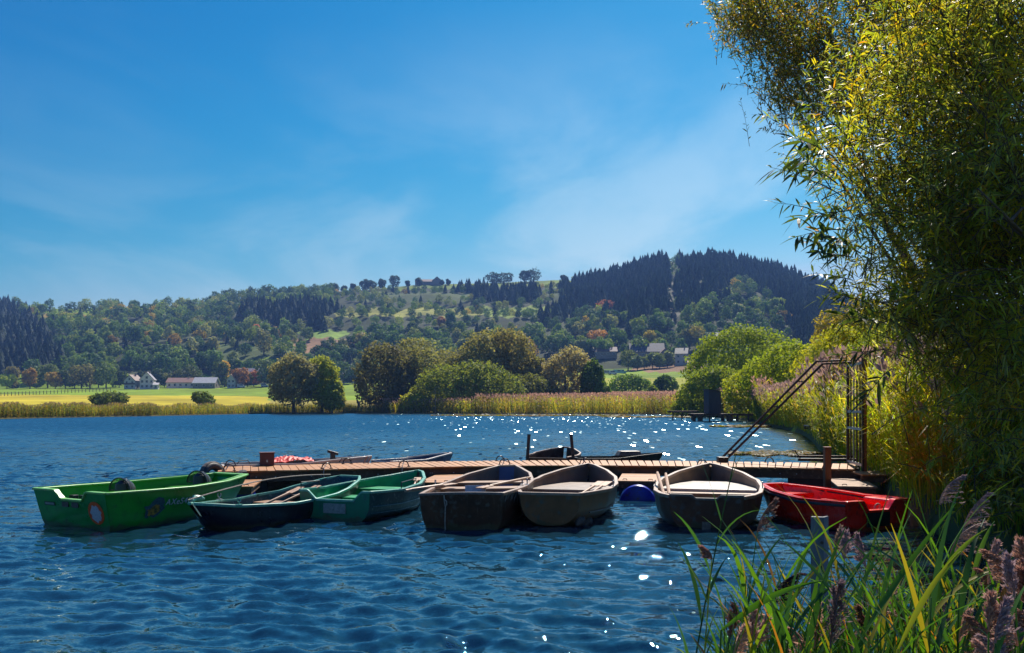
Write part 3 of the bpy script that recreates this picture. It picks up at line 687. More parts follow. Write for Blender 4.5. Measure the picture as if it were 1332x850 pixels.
mb = MB(); p = B5.pt(.12, 1, 1); mb.tube([p + Vector((-.1, 0, .06)), p + Vector((-.03, .03, .10)), p + Vector((.05, .0, .09)), p + Vector((.12, 0, .07))], [.02, .045, .04, .02], 8); mb.build('rope_knot', M['seafoam'], B5.root, smooth=True)
oar(B5.world((1.1, .02, .20)), B5.world((2.2, -.02, .44)), 'upper left one of the two pale oars lying across the black hulled boat', .3, group='oars in the black boat')
oar(B5.world((1.2, -.18, .20)), B5.world((2.35, -.24, .46)), 'lower right one of the two pale oars lying across the black hulled boat', .3, group='oars in the black boat')

# --- green motor boat with lettering
B6 = Boat('fishing_boat', 'bright green fishing boat with orange round emblem and pale lettering', (-6.25, 12.75), 29, 2.6,
          [(0, .80), (.2, .86), (.5, .86), (.75, .74), (.9, .55), (1, .36)], [(0, .52), (.5, .50), (.8, .52), (1, .56)], [(0, -.12), (.8, -.12), (.95, -.02), (1, .1)],
          M['green'], M['greenin'], M['greenin'], e1=.22, e2=.62, rs=.16, rb=.3)
B6.board_end(0, notch(.52, -.05, .24, .13, .12), 'transom', M['green']); B6.toprim(.10, .03, M['limerim'])
B6.board_end(1, flat(.56), 'bow_board', M['green']); B6.gunwale(.13, .03, M['limerim'], off=-.03)
B6.bench(.10, .24, .30, M['greenin'], 'stern_seat'); B6.bench(.42, .56, .30, M['greenin']); B6.bench(.78, .95, .40, M['greenin'], 'bow_deck')
def stern_pt(y, z, out=.012):
    hh = (z + .12) / .64; return Vector((-.16 * hh - out, y, z))
def stern_decal(outline, name, m, t=.004):
    mb = MB(); n = len(outline)
    vs = [stern_pt(y, z, .010) for y, z in outline] + [stern_pt(y, z, .010 + t) for y, z in outline]
    mb.add(vs, [tuple(range(n)), tuple(range(2 * n - 1, n - 1, -1))] + [(i, i + n, (i + 1) % n + n, (i + 1) % n) for i in range(n)])
    return mb.build(name, m, B6.root)
cy0, cz0 = -.53, .24
em = stern_decal([(cy0 + .165 * math.cos(a), cz0 + .165 * math.sin(a)) for a in [i * math.pi / 16 for i in range(32)]], 'emblem', M['orange'])
blob = []
for i in range(40):
    a = i * math.pi / 20; r_ = .088 * (1 + .09 * math.sin(7 * a) + .07 * math.sin(11 * a + 1))
    blob.append((cy0 + r_ * 1.25 * math.cos(a), cz0 - .01 + r_ * 1.35 * math.sin(a)))
mb = MB(); n = len(blob); mb.add([stern_pt(y, z, .0145) for y, z in blob] + [stern_pt(y, z, .017) for y, z in blob], [tuple(range(n)), tuple(range(2 * n - 1, n - 1, -1))] + [(i, i + n, (i + 1) % n + n, (i + 1) % n) for i in range(n)])
mb.build('emblem_print', M['print'], em)
stern_decal([(.60, .30), (.36, .30), (.36, .355), (.60, .355)], 'sticker_frame', M['black'])
mb = MB(); mb.add([stern_pt(.58, .312, .0155), stern_pt(.38, .312, .0155), stern_pt(.38, .345, .0155), stern_pt(.58, .345, .0155)], [(0, 1, 2, 3)]); mb.build('sticker', M['plate'], B6.root)
mb = MB()
for y0 in (.12, -.10):
    mb.box(stern_pt(y0, .335, .012), (.012, .15, .075)); 
mb.build('motor_pad', M['black'], B6.root)
mb = MB()
for i in range(4): mb.box((.34 + .05 * i, .60 - i * .17, .34), (.10, .10, .13))
mb.build('battery_box', M['black'], B6.root, bevel=.01)
# fish print and lettering on the starboard side
def side_frame(u, z):
    qs = [i / 80 for i in range(81)]; i = min(range(81), key=lambda i: abs(B6.pt(u, qs[i], -1).z - z)); q = qs[i]
    p = B6.pt(u, q, -1); tx = (B6.pt(u + .03, q, -1) - B6.pt(u - .03, q, -1)).normalized(); tz = (B6.pt(u, min(q + .05, 1), -1) - B6.pt(u, q - .05, -1)).normalized()
    nn = tx.cross(tz).normalized(); tz = nn.cross(tx)
    return p, tx, tz, nn
def side_poly(u, z, outline, name, m, out=.006):
    p, tx, tz, nn = side_frame(u, z)
    if nn.y > 0: nn = -nn
    mb = MB(); n = len(outline)
    mb.add([p + tx * a + tz * b2 + nn * out for a, b2 in outline], [tuple(range(n))]); return mb.build(name, m, B6.root)
fish = [(-.17, -.13), (-.15, -.02), (-.19, .03), (-.10, .03), (-.03, .10), (.06, .15), (.15, .13), (.18, .06), (.15, .02), (.19, -.02), (.12, -.07), (.05, -.12), (-.02, -.15), (-.09, -.11), (-.12, -.15)]
side_poly(.24, .27, fish, 'fish_print', M['tealprint'])
side_poly(.233, .24, [(a * .62, b2 * .55 - .01) for a, b2 in fish], 'fish_belly_print', M['ochre'], .009)
p, tx, tz, nn = side_frame(.305, .32)
if nn.y > 0: nn = -nn
fc = bpy.data.curves.new('lettering', 'FONT'); fc.body = 'AXeS400'; fc.size = .125; fc.shear = .35; fc.extrude = .0015; fc.space_character = 1.15
tmp = bpy.data.objects.new('tmp', fc); col.objects.link(tmp); bpy.context.view_layer.update()
lm_ = bpy.data.meshes.new_from_object(tmp.evaluated_get(bpy.context.evaluated_depsgraph_get())); bpy.data.objects.remove(tmp); lm_.name = 'lettering'; lm_.materials.clear(); lm_.materials.append(M['print'])
fo = link_mesh('lettering', lm_, B6.root)
Mx = Matrix((tx, tz, tx.cross(tz))).transposed().to_4x4(); Mx.translation = p + nn * .02 - tz * .04; fo.matrix_local = Mx
def dome(x, y, z, r, name='windscreen'):
    t = MB(); nu, nv = 20, 8
    vs = [];
    for i in range(nu + 1):
        a = -math.pi / 2 + math.pi * i / nu * 1.0
        for j in range(nv + 1):
            e = math.pi / 2 * j / nv
            vs.append((x + r * 1.1 * math.cos(a) * math.cos(e), y + r * 1.15 * math.sin(a) * math.cos(e), z + r * .95 * math.sin(e)))
    t.add(vs, [(i * (nv + 1) + j, (i + 1) * (nv + 1) + j, (i + 1) * (nv + 1) + j + 1, i * (nv + 1) + j + 1) for i in range(nu) for j in range(nv)])
    o = t.build(name, M['smoke'], B6.root, smooth=True)
    t = MB(); t.tube([(x + r * 1.1 * math.cos(-math.pi / 2 + math.pi * i / 16), y + r * 1.15 * math.sin(-math.pi / 2 + math.pi * i / 16), z) for i in range(17)], .012, 6); t.tube([(x, y + r * 1.15 * math.cos(math.pi * i / 16), z + r * .95 * math.sin(math.pi * i / 16)) for i in range(17)], .012, 6)
    t.build('screen_trim', M['black'], o, smooth=True)
    t = MB(); t.tube([(x + .02, y - .04, z - .05), (x + .05, y - .03, z + .10), (x + .03, y - .02, z + .16)], [.11, .12, .06], 12); t.build('seat_back', M['black'], B6.root, smooth=True)
dome(.42, -.34, .50, .20); dome(1.95, -.22, .50, .20)

# --- red boat
B7 = Boat('rowing_boat', 'bright red dinghy with black rub rail and dark motor plate on its stern', (5.12, 12.45), -24, 1.98,
          [(0, .60), (.2, .66), (.5, .66), (.75, .55), (.9, .38), (1, .22)], [(0, .40), (.4, .38), (.75, .42), (1, .46)], [(0, -.06), (.7, -.1), (.9, -.02), (1, .12)],
          M['red'], M['red'], M['rubber'], e1=.35, e2=.7, rs=.04, rb=.25)
B7.board_end(0, notch(.40, 0, .19, .14, .10), 'transom', M['red'], .07); B7.gunwale(.05, .04, M['rubber'], 'rub_rail', dz=-.03)
B7.gunwale(.10, .03, M['red'], 'gunwale', dz=.012, off=-.05); B7.toprim(.11, .035, M['red'])
B7.board_end(1, flat(.46), 'bow_board', M['red']); B7.bench(.38, .58, .25, M['red'], t=.06); B7.bench(.84, .97, .36, M['red'], 'bow_deck')
mb = MB(); mb.box((-.05, 0, .155), (.025, .42, .20)); mb.build('motor_plate', M['black'], B7.root, bevel=.005)
for sd in (1, -1):
    mb = MB(); mb.box((.30, sd * .47, .35), (.58, .22, .11)); mb.build('side_seat', M['red'], B7.root, bevel=.03)
mb = MB(); mb.torus((.10, -.14, .30), .05, .014, (1, 0, .2)); mb.build('rope_ring', M['rope'], B7.root, smooth=True)

# --- boats beyond the pier
def behind(name, label, px, py, Y, heading, L, hw, g, outm, inm, rimm, **kw):
    c = P(px, py, Y)
    return Boat(name, label, (c.x, c.y), heading, L, [(0, hw * .8), (.3, hw), (.6, hw * .95), (.85, hw * .55), (1, .05)], [(0, g), (.5, g), (1, g + .10)], [(0, -.1), (.8, -.1), (1, .05)], outm, inm, rimm, **kw)
D1 = behind('motor_boat', 'white boat behind the pier with a crumpled red cover', 296, 605, 18.6, 66, 2.75, .45, .50, M['white'], M['navyin'], M['white'])
D1.board_end(0, flat(.50), 'transom', M['white']); D1.gunwale(.07, .04)
mb = MB(); nx, ny_ = 26, 10; vs = []
for i in range(nx + 1):
    for j in range(ny_ + 1):
        x = .75 + 1.0 * i / nx; y = -.40 + .80 * j / ny_
        vs.append((x, y, .55 + .09 * math.sin(x * 5 + y * 2) * math.sin(x * 2.3) + .10 * math.cos(y * 2.2) + rnd.uniform(-.02, .02)))
mb.add(vs, [(i * (ny_ + 1) + j, (i + 1) * (ny_ + 1) + j, (i + 1) * (ny_ + 1) + j + 1, i * (ny_ + 1) + j + 1) for i in range(nx) for j in range(ny_)])
o = mb.build('cover', M['redtarp'], D1.root); sm = o.modifiers.new('thick', 'SOLIDIFY'); sm.thickness = .012
D1.bench(.72, .95, .52, M['palegrey'], 'bow_deck')
mb = MB(); mb.box((2.2, -.1, .62), (.10, .10, .20)); mb.box((2.2, -.1, .72), (.24, .08, .06), Matrix.Rotation(.3, 3, 'Y')); mb.build('winch', M['black'], D1.root, bevel=.01)
for x in (.15, .6, 2.3):
    mb = MB(); mb.tube([(x, -.30, .52), (x + .05, -.30, .60), (x + .22, -.25, .61), (x + .28, -.23, .54)], .01, 6); mb.build('handrail', M['black'], D1.root, smooth=True)
D2 = behind('rowing_boat', 'blue rowing boat behind the pier with white rim, only its bow showing', 500, 602, 19.8, 42, 1.75, .42, .50, M['navyin'], M['navyin'], M['white'])
D2.board_end(0, flat(.50), 'transom', M['navyin']); D2.gunwale(.06, .035); D2.bench(.5, .6, .42, M['white'])
D3 = behind('rowing_boat', 'brown rowing boat behind the pier with blunt raised bow beside a pole', 712, 600, 20.9, 12, 2.6, .62, .52, M['brownhull'], M['brownhull'], M['rim'])
D3.board_end(0, flat(.52), 'transom', M['brownhull']); D3.gunwale(.05, .04)
D4 = behind('rowing_boat', 'low black boat behind the pier with grey cushioned tip', 752, 600, 21.2, 82, 1.75, .45, .48, M['blackhull'], M['blackhull'], M['black'])
D4.board_end(0, flat(.52), 'transom', M['blackhull']); D4.gunwale(.05, .04)
mb = MB(); mb.box((1.25, 0, .60), (.6, .40, .12), taper=.8); mb.build('cushion', M['greyin'], D4.root, bevel=.02)
# ------------------------------------------------------------------ pier
PZ = .50
fp = [G(283, 613.6, PZ), G(450, 610.2, PZ), G(560, 607.6, PZ), G(700, 605.6, PZ), G(850, 606, PZ), G(1000, 608, PZ), G(1119, 610.8, PZ)]
def catmull(ps, n=24):
    out = []; q = [ps[0] * 2 - ps[1]] + list(ps) + [ps[-1] * 2 - ps[-2]]
    for i in range(1, len(q) - 2):
        for j in range(n):
            t = j / n
            out.append(.5 * ((2 * q[i]) + (-q[i - 1] + q[i + 1]) * t + (2 * q[i - 1] - 5 * q[i] + 4 * q[i + 1] - q[i + 2]) * t * t + (-q[i - 1] + 3 * q[i] - 3 * q[i + 1] + q[i + 2]) * t ** 3))
    return out + [ps[-1]]
path = catmull(fp)
cum = [0]
for a, b2 in zip(path, path[1:]): cum.append(cum[-1] + (b2 - a).length)
def at(s_):
    s_ = max(0, min(cum[-1], s_))
    x = float(np.interp(s_, cum, [p.x for p in path])); y = float(np.interp(s_, cum, [p.y for p in path])); return Vector((x, y, 0))
def pfr(s_):
    t = (at(s_ + 1.2) - at(s_ - 1.2)).normalized(); return at(s_), t, Vector((-t.y, t.x, 0))
W = 1.72; LEN = cum[-1]
pier = thing('floating_pier', (0, 0, 0), 0, 'long bent wooden plank pier crossing the lake behind the moored boats', 'pier')
mb = MB(); s_ = .0; k = 0
while s_ < LEN - .1:
    p, t, nr = pfr(s_ + .07)
    Mx = Matrix((t, nr, Vector((0, 0, 1)))).transposed()
    Mx = Mx @ Matrix.Rotation(rnd.gauss(0, .006), 3, 'Z') @ Matrix.Rotation(rnd.gauss(0, .012), 3, 'Y')
    off = rnd.uniform(-.012, .012)
    mb.box(p + nr * (W / 2 + off) + Vector((0, 0, PZ - .016 + rnd.uniform(-.003, .003))), (.141, W, .032), Mx)
    s_ += .152; k += 1
mb.build('decking', M['deck'], pier, bevel=.003)
def pier_strip(off, z, w_, h_, name, m):
    mb = MB(); n = 60
    vs = []
    for i in range(n + 1):
        p, t, nr = pfr(.02 + (LEN - .04) * i / n)
        for a, b2 in ((-1, -1), (1, -1), (1, 1), (-1, 1)): vs.append(p + nr * (off + a * w_ / 2) + Vector((0, 0, z + b2 * h_ / 2)))
    mb.add(vs, [(i * 4 + j, i * 4 + (j + 1) % 4, (i + 1) * 4 + (j + 1) % 4, (i + 1) * 4 + j) for i in range(n) for j in range(4)] + [(3, 2, 1, 0), tuple(n * 4 + j for j in range(4))])
    return mb.build(name, m, pier, bevel=.004)
pier_strip(.10, PZ - .032 - .095, .05, .19, 'front_beam', M['beam'])
pier_strip(W - .10, PZ - .032 - .095, .05, .19, 'back_beam', M['beam'])
pier_strip(.85, PZ - .032 - .075, .05, .15, 'middle_beam', M['beam'])
s_ = .5
while s_ < LEN:
    p, t, nr = pfr(s_); mb = MB(); Mx = Matrix((t, nr, Vector((0, 0, 1)))).transposed()
    mb.box(p + nr * (W / 2) + Vector((0, 0, .12)), (.85, W - .5, .36), Mx); mb.build('float', M['black'], pier, bevel=.03); s_ += 1.9
for i in range(26):
    s_ = LEN * rnd.random(); p, t, nr = pfr(s_); mb = MB(); mb.tube([p + nr * .078 + Vector((0, 0, .37)), p + nr * .060 + Vector((0, 0, .37))], .013, 6); mb.build('bolt', M['steel'], pier)
# pale tape marks on the beam
for px in (495, 532):
    s_ = min(range(len(path)), key=lambda i: abs(CX + F * path[i].x / path[i].y - px)); p, t, nr = pfr(cum[s_]); mb = MB()
    mb.box(p + nr * .35 + Vector((0, 0, .17)), (.16, .02, .12), Matrix((t, nr, Vector((0, 0, 1)))).transposed()); mb.build('yellow_block', M['yellow'], pier)

def s_at_px(px):
    return cum[min(range(len(path)), key=lambda i: abs(CX + F * path[i].x / path[i].y - px))]
# mooring hoops standing on the pier
def hoop(px, off, r, name_lab, tail=0):
    p, t, nr = pfr(s_at_px(px)); o = thing('mooring_hoop', p + nr * off + Vector((0, 0, PZ + .003)), math.atan2(t.y, t.x), name_lab, 'rope hoop', 'black mooring hoops on the pier')
    mb = MB(); pts = [(r * math.cos(a), .02 * math.sin(3 * a), r * 1.25 * math.sin(a)) for a in [math.pi * i / 12 for i in range(13)]]
    mb.tube(pts, .012, 6); mb.build('hoop', M['black'], o, smooth=True)
    for sd in (-1, 1): mb = MB(); mb.box((sd * r, 0, .006), (.06, .05, .012)); mb.build('foot_plate', M['darksteel'], o)
    if tail:
        mb = MB(); mb.tube([(0, -.02, r * 1.2), (-.04, -off * .6, .05), (-.07, -off - .02, .03), (-.08, -off - .06, -.10), (-.05, -off - .05, -.22)], .010, 6); mb.build('rope_tail', M['rope'], o, smooth=True)
hoop(300, 1.45, .10, 'black mooring hoop at the far left end of the pier')
hoop(299, .12, .10, 'black mooring hoop beside the leftmost large tyre', 1)
hoop(347, 1.45, .09, 'black mooring hoop beside the maroon box')
hoop(428, .15, .09, 'black mooring hoop above the black hulled boat', 1)
hoop(466, 1.50, .09, 'black mooring hoop on the far edge above the emerald boat')
hoop(527, .15, .10, 'black mooring hoop at the bow of the emerald boat', 1)
hoop(655, .15, .11, 'black mooring hoop above the bow of the three-bench brown boat', 1)
hoop(665, 1.55, .09, 'black mooring hoop at the foot of the left dark pole')
hoop(761, .15, .11, 'black mooring hoop above the boat with the pale bow deck', 1)
hoop(912, .15, .10, 'black mooring hoop above the bow of the plum grey boat', 1)
hoop(1000, 1.50, .09, 'black mooring hoop on the deck right of the double strut foot')

# maroon box on the pier
p, t, nr = pfr(s_at_px(351)); o = thing('post_box', p + nr * 1.45 + Vector((0, 0, PZ + .002)), math.atan2(t.y, t.x), 'dark maroon box standing on the far edge of the pier', 'box')
mb = MB(); mb.box((0, 0, .13), (.29, .22, .26)); mb.build('body', M['maroon'], o, bevel=.006)
mb = MB(); mb.box((0, 0, .27), (.32, .25, .02)); mb.build('lid', M['maroon'], o, bevel=.004)
mb = MB(); mb.box((0, -.114, .10), (.03, .008, .05)); mb.build('lock', M['steel'], o)
# two dark poles behind
for a, b2, lab in ((P(682, 600, 20.7), P(688, 567, 20.9), 'thin dark pole leaning right, left one of the two poles behind the pier'), (P(751, 600, 20.7), P(743, 567, 20.9), 'thin dark pole leaning left, right one of the two poles behind the pier')):
    a.z = -.6; o = thing('mooring_pole', a, 0, lab, 'pole', 'dark poles behind the pier'); mb = MB()
    mb.tube([(0, 0, 0), b2 - a], .038, 8); mb.build('pole', M['darksteel'], o, smooth=True)
    mb = MB(); q = (b2 - a); mb.tube([q, q + q.normalized() * .03], .045, 8); mb.build('cap', M['black'], o)
# two thin pale sticks
o = thing('stick_pair', P(470, 603, 19.2), 0, 'two short pale sticks crossed at the far edge of the pier', 'sticks')
mb = MB(); mb.tube([(0.02, 0, -.05), (.13, 0, .16)], .012, 6); mb.tube([(.12, 0, -.05), (.22, 0, .16)], .012, 6); mb.build('stick', M['paleoar'], o)

# ------------------------------------------------------------------ finger platforms
def finger(nl, nrr, Lf, z, label, barrel=None, wood='deck', heading=8):
    """nl,nrr = near corners in the picture at height z"""
    a, b2 = G(*nl, z), G(*nrr, z); c = (a + b2) / 2; wd = (b2 - a).length
    t = (b2 - a).normalized()
    o = thing('finger_platform', (c.x, c.y, 0), -R(heading), label, 'platform', 'finger platforms between the boats')
    mb = MB(); n = max(3, int(Lf / .16))
    for i in range(n): mb.box((0, .02 + (i + .5) * Lf / n, z - .015 + rnd.uniform(-.002, .002)), (wd, Lf / n - .012, .03), Matrix.Rotation(rnd.gauss(0, .006), 3, 'Z'))
    mb.build('decking', M[wood], o, bevel=.003)
    mb = MB(); mb.box((0, .05, z - .085), (wd - .06, .05, .11)); mb.box((-wd / 2 + .06, Lf / 2, z - .085), (.05, Lf - .12, .11)); mb.box((wd / 2 - .06, Lf / 2, z - .085), (.05, Lf - .12, .11)); mb.build('frame', M['beam'], o)
    if barrel:
        r, bx, bz, by = barrel; mb = MB()
        pr = [(0, r * .0), (.0, r * .86), (.02, r * .97), (.05, r), (.28, r), (.30, r * 1.03), (.33, r), (.58, r), (.60, r * 1.03), (.63, r), (.87, r), (.91, r * .95), (.92, 0)]
        vs = []; m_ = 32
        for y, q in pr:
            for j in range(m_): vs.append((bx + max(q, .001) * math.cos(6.28318 * j / m_), by + y, bz + max(q, .001) * math.sin(6.28318 * j / m_)))
        mb.add(vs, [(i * m_ + j, (i + 1) * m_ + j, (i + 1) * m_ + (j + 1) % m_, i * m_ + (j + 1) % m_) for i in range(len(pr) - 1) for j in range(m_)])
        mb.build('barrel_float', M['bluedrum'], o, smooth=True)
    mb = MB()
    for x in (-wd * .32, wd * .3): mb.tube([(x - .04, .08, z + .01), (x - .03, .08, z + .03), (x + .03, .08, z + .03), (x + .04, .08, z + .01)], .008, 6)
    mb.build('cleat', M['black'], o)
    return o
finger((285, 633), (326, 634), 1.75, .34, 'plank platform with tyres beside the bright green boat', (.20, .05, .09, .1), heading=-10)
finger((543, 627.5), (588, 628.5), 2.0, .34, 'plank platform between the emerald boat and the three-bench brown boat', (.24, .02, .05, .1), heading=6)
finger((803, 625.5), (857, 626.5), 1.75, .34, 'plank platform on a big blue barrel left of the plum grey boat', (.34, 0, -.06, -.22), heading=10)
finger((1090, 632.5), (1142, 634), 1.75, .32, 'light plank platform behind the red dinghy', None, 'oldwood', heading=14)
# gangway to the bank
p0 = G(1122, 618, .45); o = thing('gangway', (p0.x, p0.y, 0), R(-8), 'short plank gangway from the pier into the reeds', 'gangway')
mb = MB()
for i in range(9): mb.box((.08 + i * .16, .55, .44), (.148, 1.0, .03), Matrix.Rotation(rnd.gauss(0, .01), 3, 'Z'))
mb.build('decking', M['deck'], o, bevel=.003)
mb = MB(); mb.box((.7, .12, .36), (1.4, .05, .12)); mb.box((.7, .95, .36), (1.4, .05, .12)); mb.build('frame', M['beam'], o)
# tyres
def tyre(c, axis, r, label):
    o = thing('tyre', c, 0, label, 'tyre', 'old tyres hung on the pier as fenders')
    mb = MB(); mb.torus((0, 0, 0), r * .74, r * .27, axis, 36, 14); mb.build('sidewall', M['rubber'], o, smooth=True)
    mb = MB(); ax = Vector(axis).normalized(); u = ax.orthogonal().normalized(); v_ = ax.cross(u); n = 40
    vs = []
    for i in range(n):
        a = 6.28318 * i / n; d_ = u * math.cos(a) + v_ * math.sin(a); rr = r * (1.015 if i % 2 else 1.03)
        for k in (-.19, -.12, .12, .19): vs.append(d_ * (rr if abs(k) < .15 else r * .965) + ax * r * k)
    mb.add(vs, [(i * 4 + j, ((i + 1) % n) * 4 + j, ((i + 1) % n) * 4 + j + 1, i * 4 + j + 1) for i in range(n) for j in range(3)]); mb.build('tread', M['tread'], o)
tyre(P(277, 621, 17.1), (.80, -.45, .15), .30, 'large black tyre leaning against the left end of the pier')
tyre(P(289, 633, 16.0), (.93, -.35, .05), .19, 'small tyre on the near corner of the platform with tyres')
tyre(P(316, 624.5, 16.9), (.90, -.42, .05), .19, 'small tyre standing between the pier edge and the platform')
# orange-brown mooring post
p0 = G(1076, 634, 0.0); p0 = P(1076, 632, 16.9); o = thing('mooring_post', (p0.x, p0.y, -.5), 0, 'square orange brown post in front of the pier above the red dinghy', 'post')
mb = MB(); mb.box((0, 0, .725), (.12, .12, 1.45)); mb.build('shaft', M['postwood'], o, bevel=.008)
mb = MB(); mb.box((0, 0, 1.457), (.135, .135, .014)); mb.build('cap', M['postwood'], o)
# foreground weathered post
p0 = P(1066, 672, 6.3); o = thing('bank_post', (p0.x, p0.y, -.5), R(-12), 'weathered grey angular post in the water among the foreground reeds', 'post')
mb = MB(); mb.prism([(-.065, -.04), (.025, -.045), (.065, .03), (.06, .055), (.02, -.005), (-.05, .01)], 0, p0.z + .5); mb.build('shaft', M['greywood'], o, bevel=.003)
mb = MB(); mb.tube([(.01, -.052, p0.z + .15), (.01, -.04, p0.z + .15)], .012, 8); mb.tube([(.01, -.052, p0.z + .32), (.01, -.04, p0.z + .32)], .012, 8); mb.build('bolt', M['darksteel'], o)

# ------------------------------------------------------------------ steel gate with strut
ga = P(1103, 604, 19.0); ga.z = PZ; gb = P(1123, 612, 17.5); gb.z = PZ
gate = thing('barrier_gate', ga, 0, 'tall narrow steel gate closing the right end of the pier', 'gate')
dv = gb - ga; zt = H + (528 - 470) / F * 18.2 - PZ
mb = MB(); d_ = dv.normalized()
mb.bar((0, 0, .02), (0, 0, zt), .05, .05, (0, 1, 0)); mb.build('gate_post', M['darksteel'], gate); mb = MB(); mb.bar(dv + Vector((0, 0, -.05)), dv + Vector((0, 0, zt)), .06, .06, (0, 1, 0)); mb.build('gate_post', M['darksteel'], gate)
for i in range(1, 5):
    q = dv * (i / 5); mb = MB(); mb.bar(q + Vector((0, 0, .04)), q + Vector((0, 0, zt - .03)), .026, .026, (0, 1, 0)); mb.build('bar', M['darksteel'] if i != 2 else M['steel'], gate)
for f_ in (.03, .36, .52, .97):
    mb = MB(); mb.bar(Vector((0, 0, zt * f_)), dv + Vector((0, 0, zt * f_)), .035, .05); mb.build('crossbar', M['steel'], gate)
mb = MB(); mb.bar(dv + Vector((.03, -.02, -.2)), dv + Vector((.035, -.02, zt)), .05, .03, (0, 1, 0)); mb.build('edge_strip', M['postwood'], gate)
for i in range(3):
    q = dv * (i / 2.2) + Vector((0, 0, zt)); mb = MB(); mb.tube([q, q + Vector((.14, -.04, .16)), q + Vector((.24, -.06, .36))], .011, 6); mb.build('spike', M['darksteel'], gate)
# double strut
ft = P(936, 601, 19.6); ft.z = PZ; kn = P(1062, 470.5, 19.6); tp = P(1101, 469, 19.0)
st = thing('strut', ft, 0, 'double rusty rod strut slanting from the pier up to the steel gate', 'strut')
for k in (0, 1):
    o_ = Vector((.10 * k, -.10 * k, -.06 * k)); mb = MB(); mb.tube([Vector((0, 0, .04)) + o_ + Vector((0, 0, .06 * k)), kn - ft + o_, tp - ft + o_ * .8], .026, 8); mb.build('rod', M['darksteel'], st, smooth=True)
mb = MB(); mb.box((.05, -.05, .06), (.22, .22, .12)); mb.box((.05, -.05, -.10), (.14, .3, .12)); mb.build('foot', M['black'], st, bevel=.01)
mb = MB()
for f_ in (.12, .3, .55, .8): q = (kn - ft) * f_; mb.tube([q, q + Vector((.10, -.10, -.0))], .012, 6)
mb.build('spacer', M['darksteel'], st)
# dark rail/trough lying at the far deck edge
p0 = P(1040, 597.5, 19.9); p0.z = PZ + .005; o = thing('steel_rail', p0, R(-3), 'low dark steel rail with a raised lever on the deck beside the gate', 'rail')
mb = MB(); mb.box((.62, 0, .03), (1.3, .10, .06)); mb.box((.62, .22, .09), (1.25, .05, .05)); mb.build('channel', M['darksteel'], o, bevel=.005)
mb = MB(); mb.tube([(.02, 0, .06), (-.10, 0, .22)], .014, 6); mb.box((-.12, 0, .23), (.08, .03, .03)); mb.build('lever', M['black'], o)

# ------------------------------------------------------------------ far jetties and the hut
def jetty(name, label, c, rz, Lx, Wy, z, posts, m='oldwood', cat='jetty'):
    o = thing(name, (c[0], c[1], 0), R(rz), label, cat); mb = MB(); n = max(4, int(Lx / .22))
    for i in range(n): mb.box((-Lx / 2 + (i + .5) * Lx / n, 0, z), (Lx / n - .03, Wy, .05))
    mb.build('decking', M[m], o)
    for sd in (-1, 1): mb = MB(); mb.box((0, sd * (Wy / 2 - .1), z - .11), (Lx - .1, .08, .16)); mb.build('beam', M['beam'], o)
    for x, y, r, ln in posts:
        mb = MB(); mb.tube([(x, y, -.7), (x + ln, y, z - .04)], r, 8); mb.build('post', M['beam'], o)
    return o
c = P(925, 538, 100); jz = H - 10.5 / F * 100
jetty('hut_platform', 'dark plank jetty on posts carrying the grey hut', (c.x + .3, 100), 2, 5.2, 3.4, jz, [(-1.9, -1.4, .30, 0), (-.9, -1.4, .09, .1), (.35, -1.4, .09, .4), (1.4, -1.4, .38, 0), (2.3, -1.3, .14, 0), (-1.9, 1.4, .2, 0), (1.4, 1.4, .2, 0)], 'darkdeck' if 'darkdeck' in M else 'beam')
jetty('walkway', 'long dark walkway leading from the hut platform into the reeds', (c.x + 5.6, 100.2), 1, 5.2, 1.3, jz - .02, [(-1.5, -.5, .1, 0), (.2, -.5, .1, 0), (1.9, -.5, .2, 0)], 'beam')
hut = thing('lake_hut', (c.x + .05, 99.6, jz + .03), R(14), 'narrow dark grey wooden hut with a slanting roof on the jetty', 'hut')
M['hutwood'] = mat('hut_boards', (.10, .095, .10), (.06, .055, .06), .8, 3, stretch=(5, 5, .3), bump=.5)
mb = MB(); vs = []
mb.add([(-.75, -.6, 0), (.75, -.6, 0), (.75, .6, 0), (-.75, .6, 0), (-.75, -.6, 2.62), (.75, -.6, 2.42), (.75, .6, 2.42), (-.75, .6, 2.62)], [(0, 1, 5, 4), (1, 2, 6, 5), (2, 3, 7, 6), (3, 0, 4, 7), (3, 2, 1, 0), (4, 5, 6, 7)]); mb.build('wall', M['hutwood'], hut)
mb = MB(); mb.add([(-.88, -.75, 2.65), (.88, -.75, 2.41), (.88, .75, 2.41), (-.88, .75, 2.65), (-.88, -.75, 2.73), (.88, -.75, 2.49), (.88, .75, 2.49), (-.88, .75, 2.73)], [(0, 1, 5, 4), (1, 2, 6, 5), (2, 3, 7, 6), (3, 0, 4, 7), (3, 2, 1, 0), (4, 5, 6, 7)]); mb.build('roof', M['black'], hut)
mb = MB(); mb.box((.765, -.1, 1.0), (.03, .7, 1.9)); d2 = mb.build('door', M['beam'], hut); mb = MB(); mb.box((.80, .15, 1.1), (.05, .05, .12)); mb.build('handle', M['steel'], d2)
mb = MB()
for i in range(7): mb.box((-.64 + i * .213, -.612, 1.25), (.02, .022, 2.35))
mb.build('batten', M['hutwood'], hut)
c = P(888, 532, 108); jetty('far_jetty', 'low small jetty with posts left of the grey hut', (c.x, 108), 0, 3.6, 1.6, 1.1, [(-1.3, -.6, .08, 0), (-.2, -.6, .08, 0), (1.0, -.6, .1, 0)], 'oldwood')
c = P(1067, 553, 46); jetty('reed_jetty', 'short pale plank jetty sticking out of the reeds behind the pier', (c.x, 46), -4, 1.5, 1.1, H - 26 / F * 46, [(-.1, -.45, .10, 0), (.25, -.45, .10, 0)], 'palegrey')
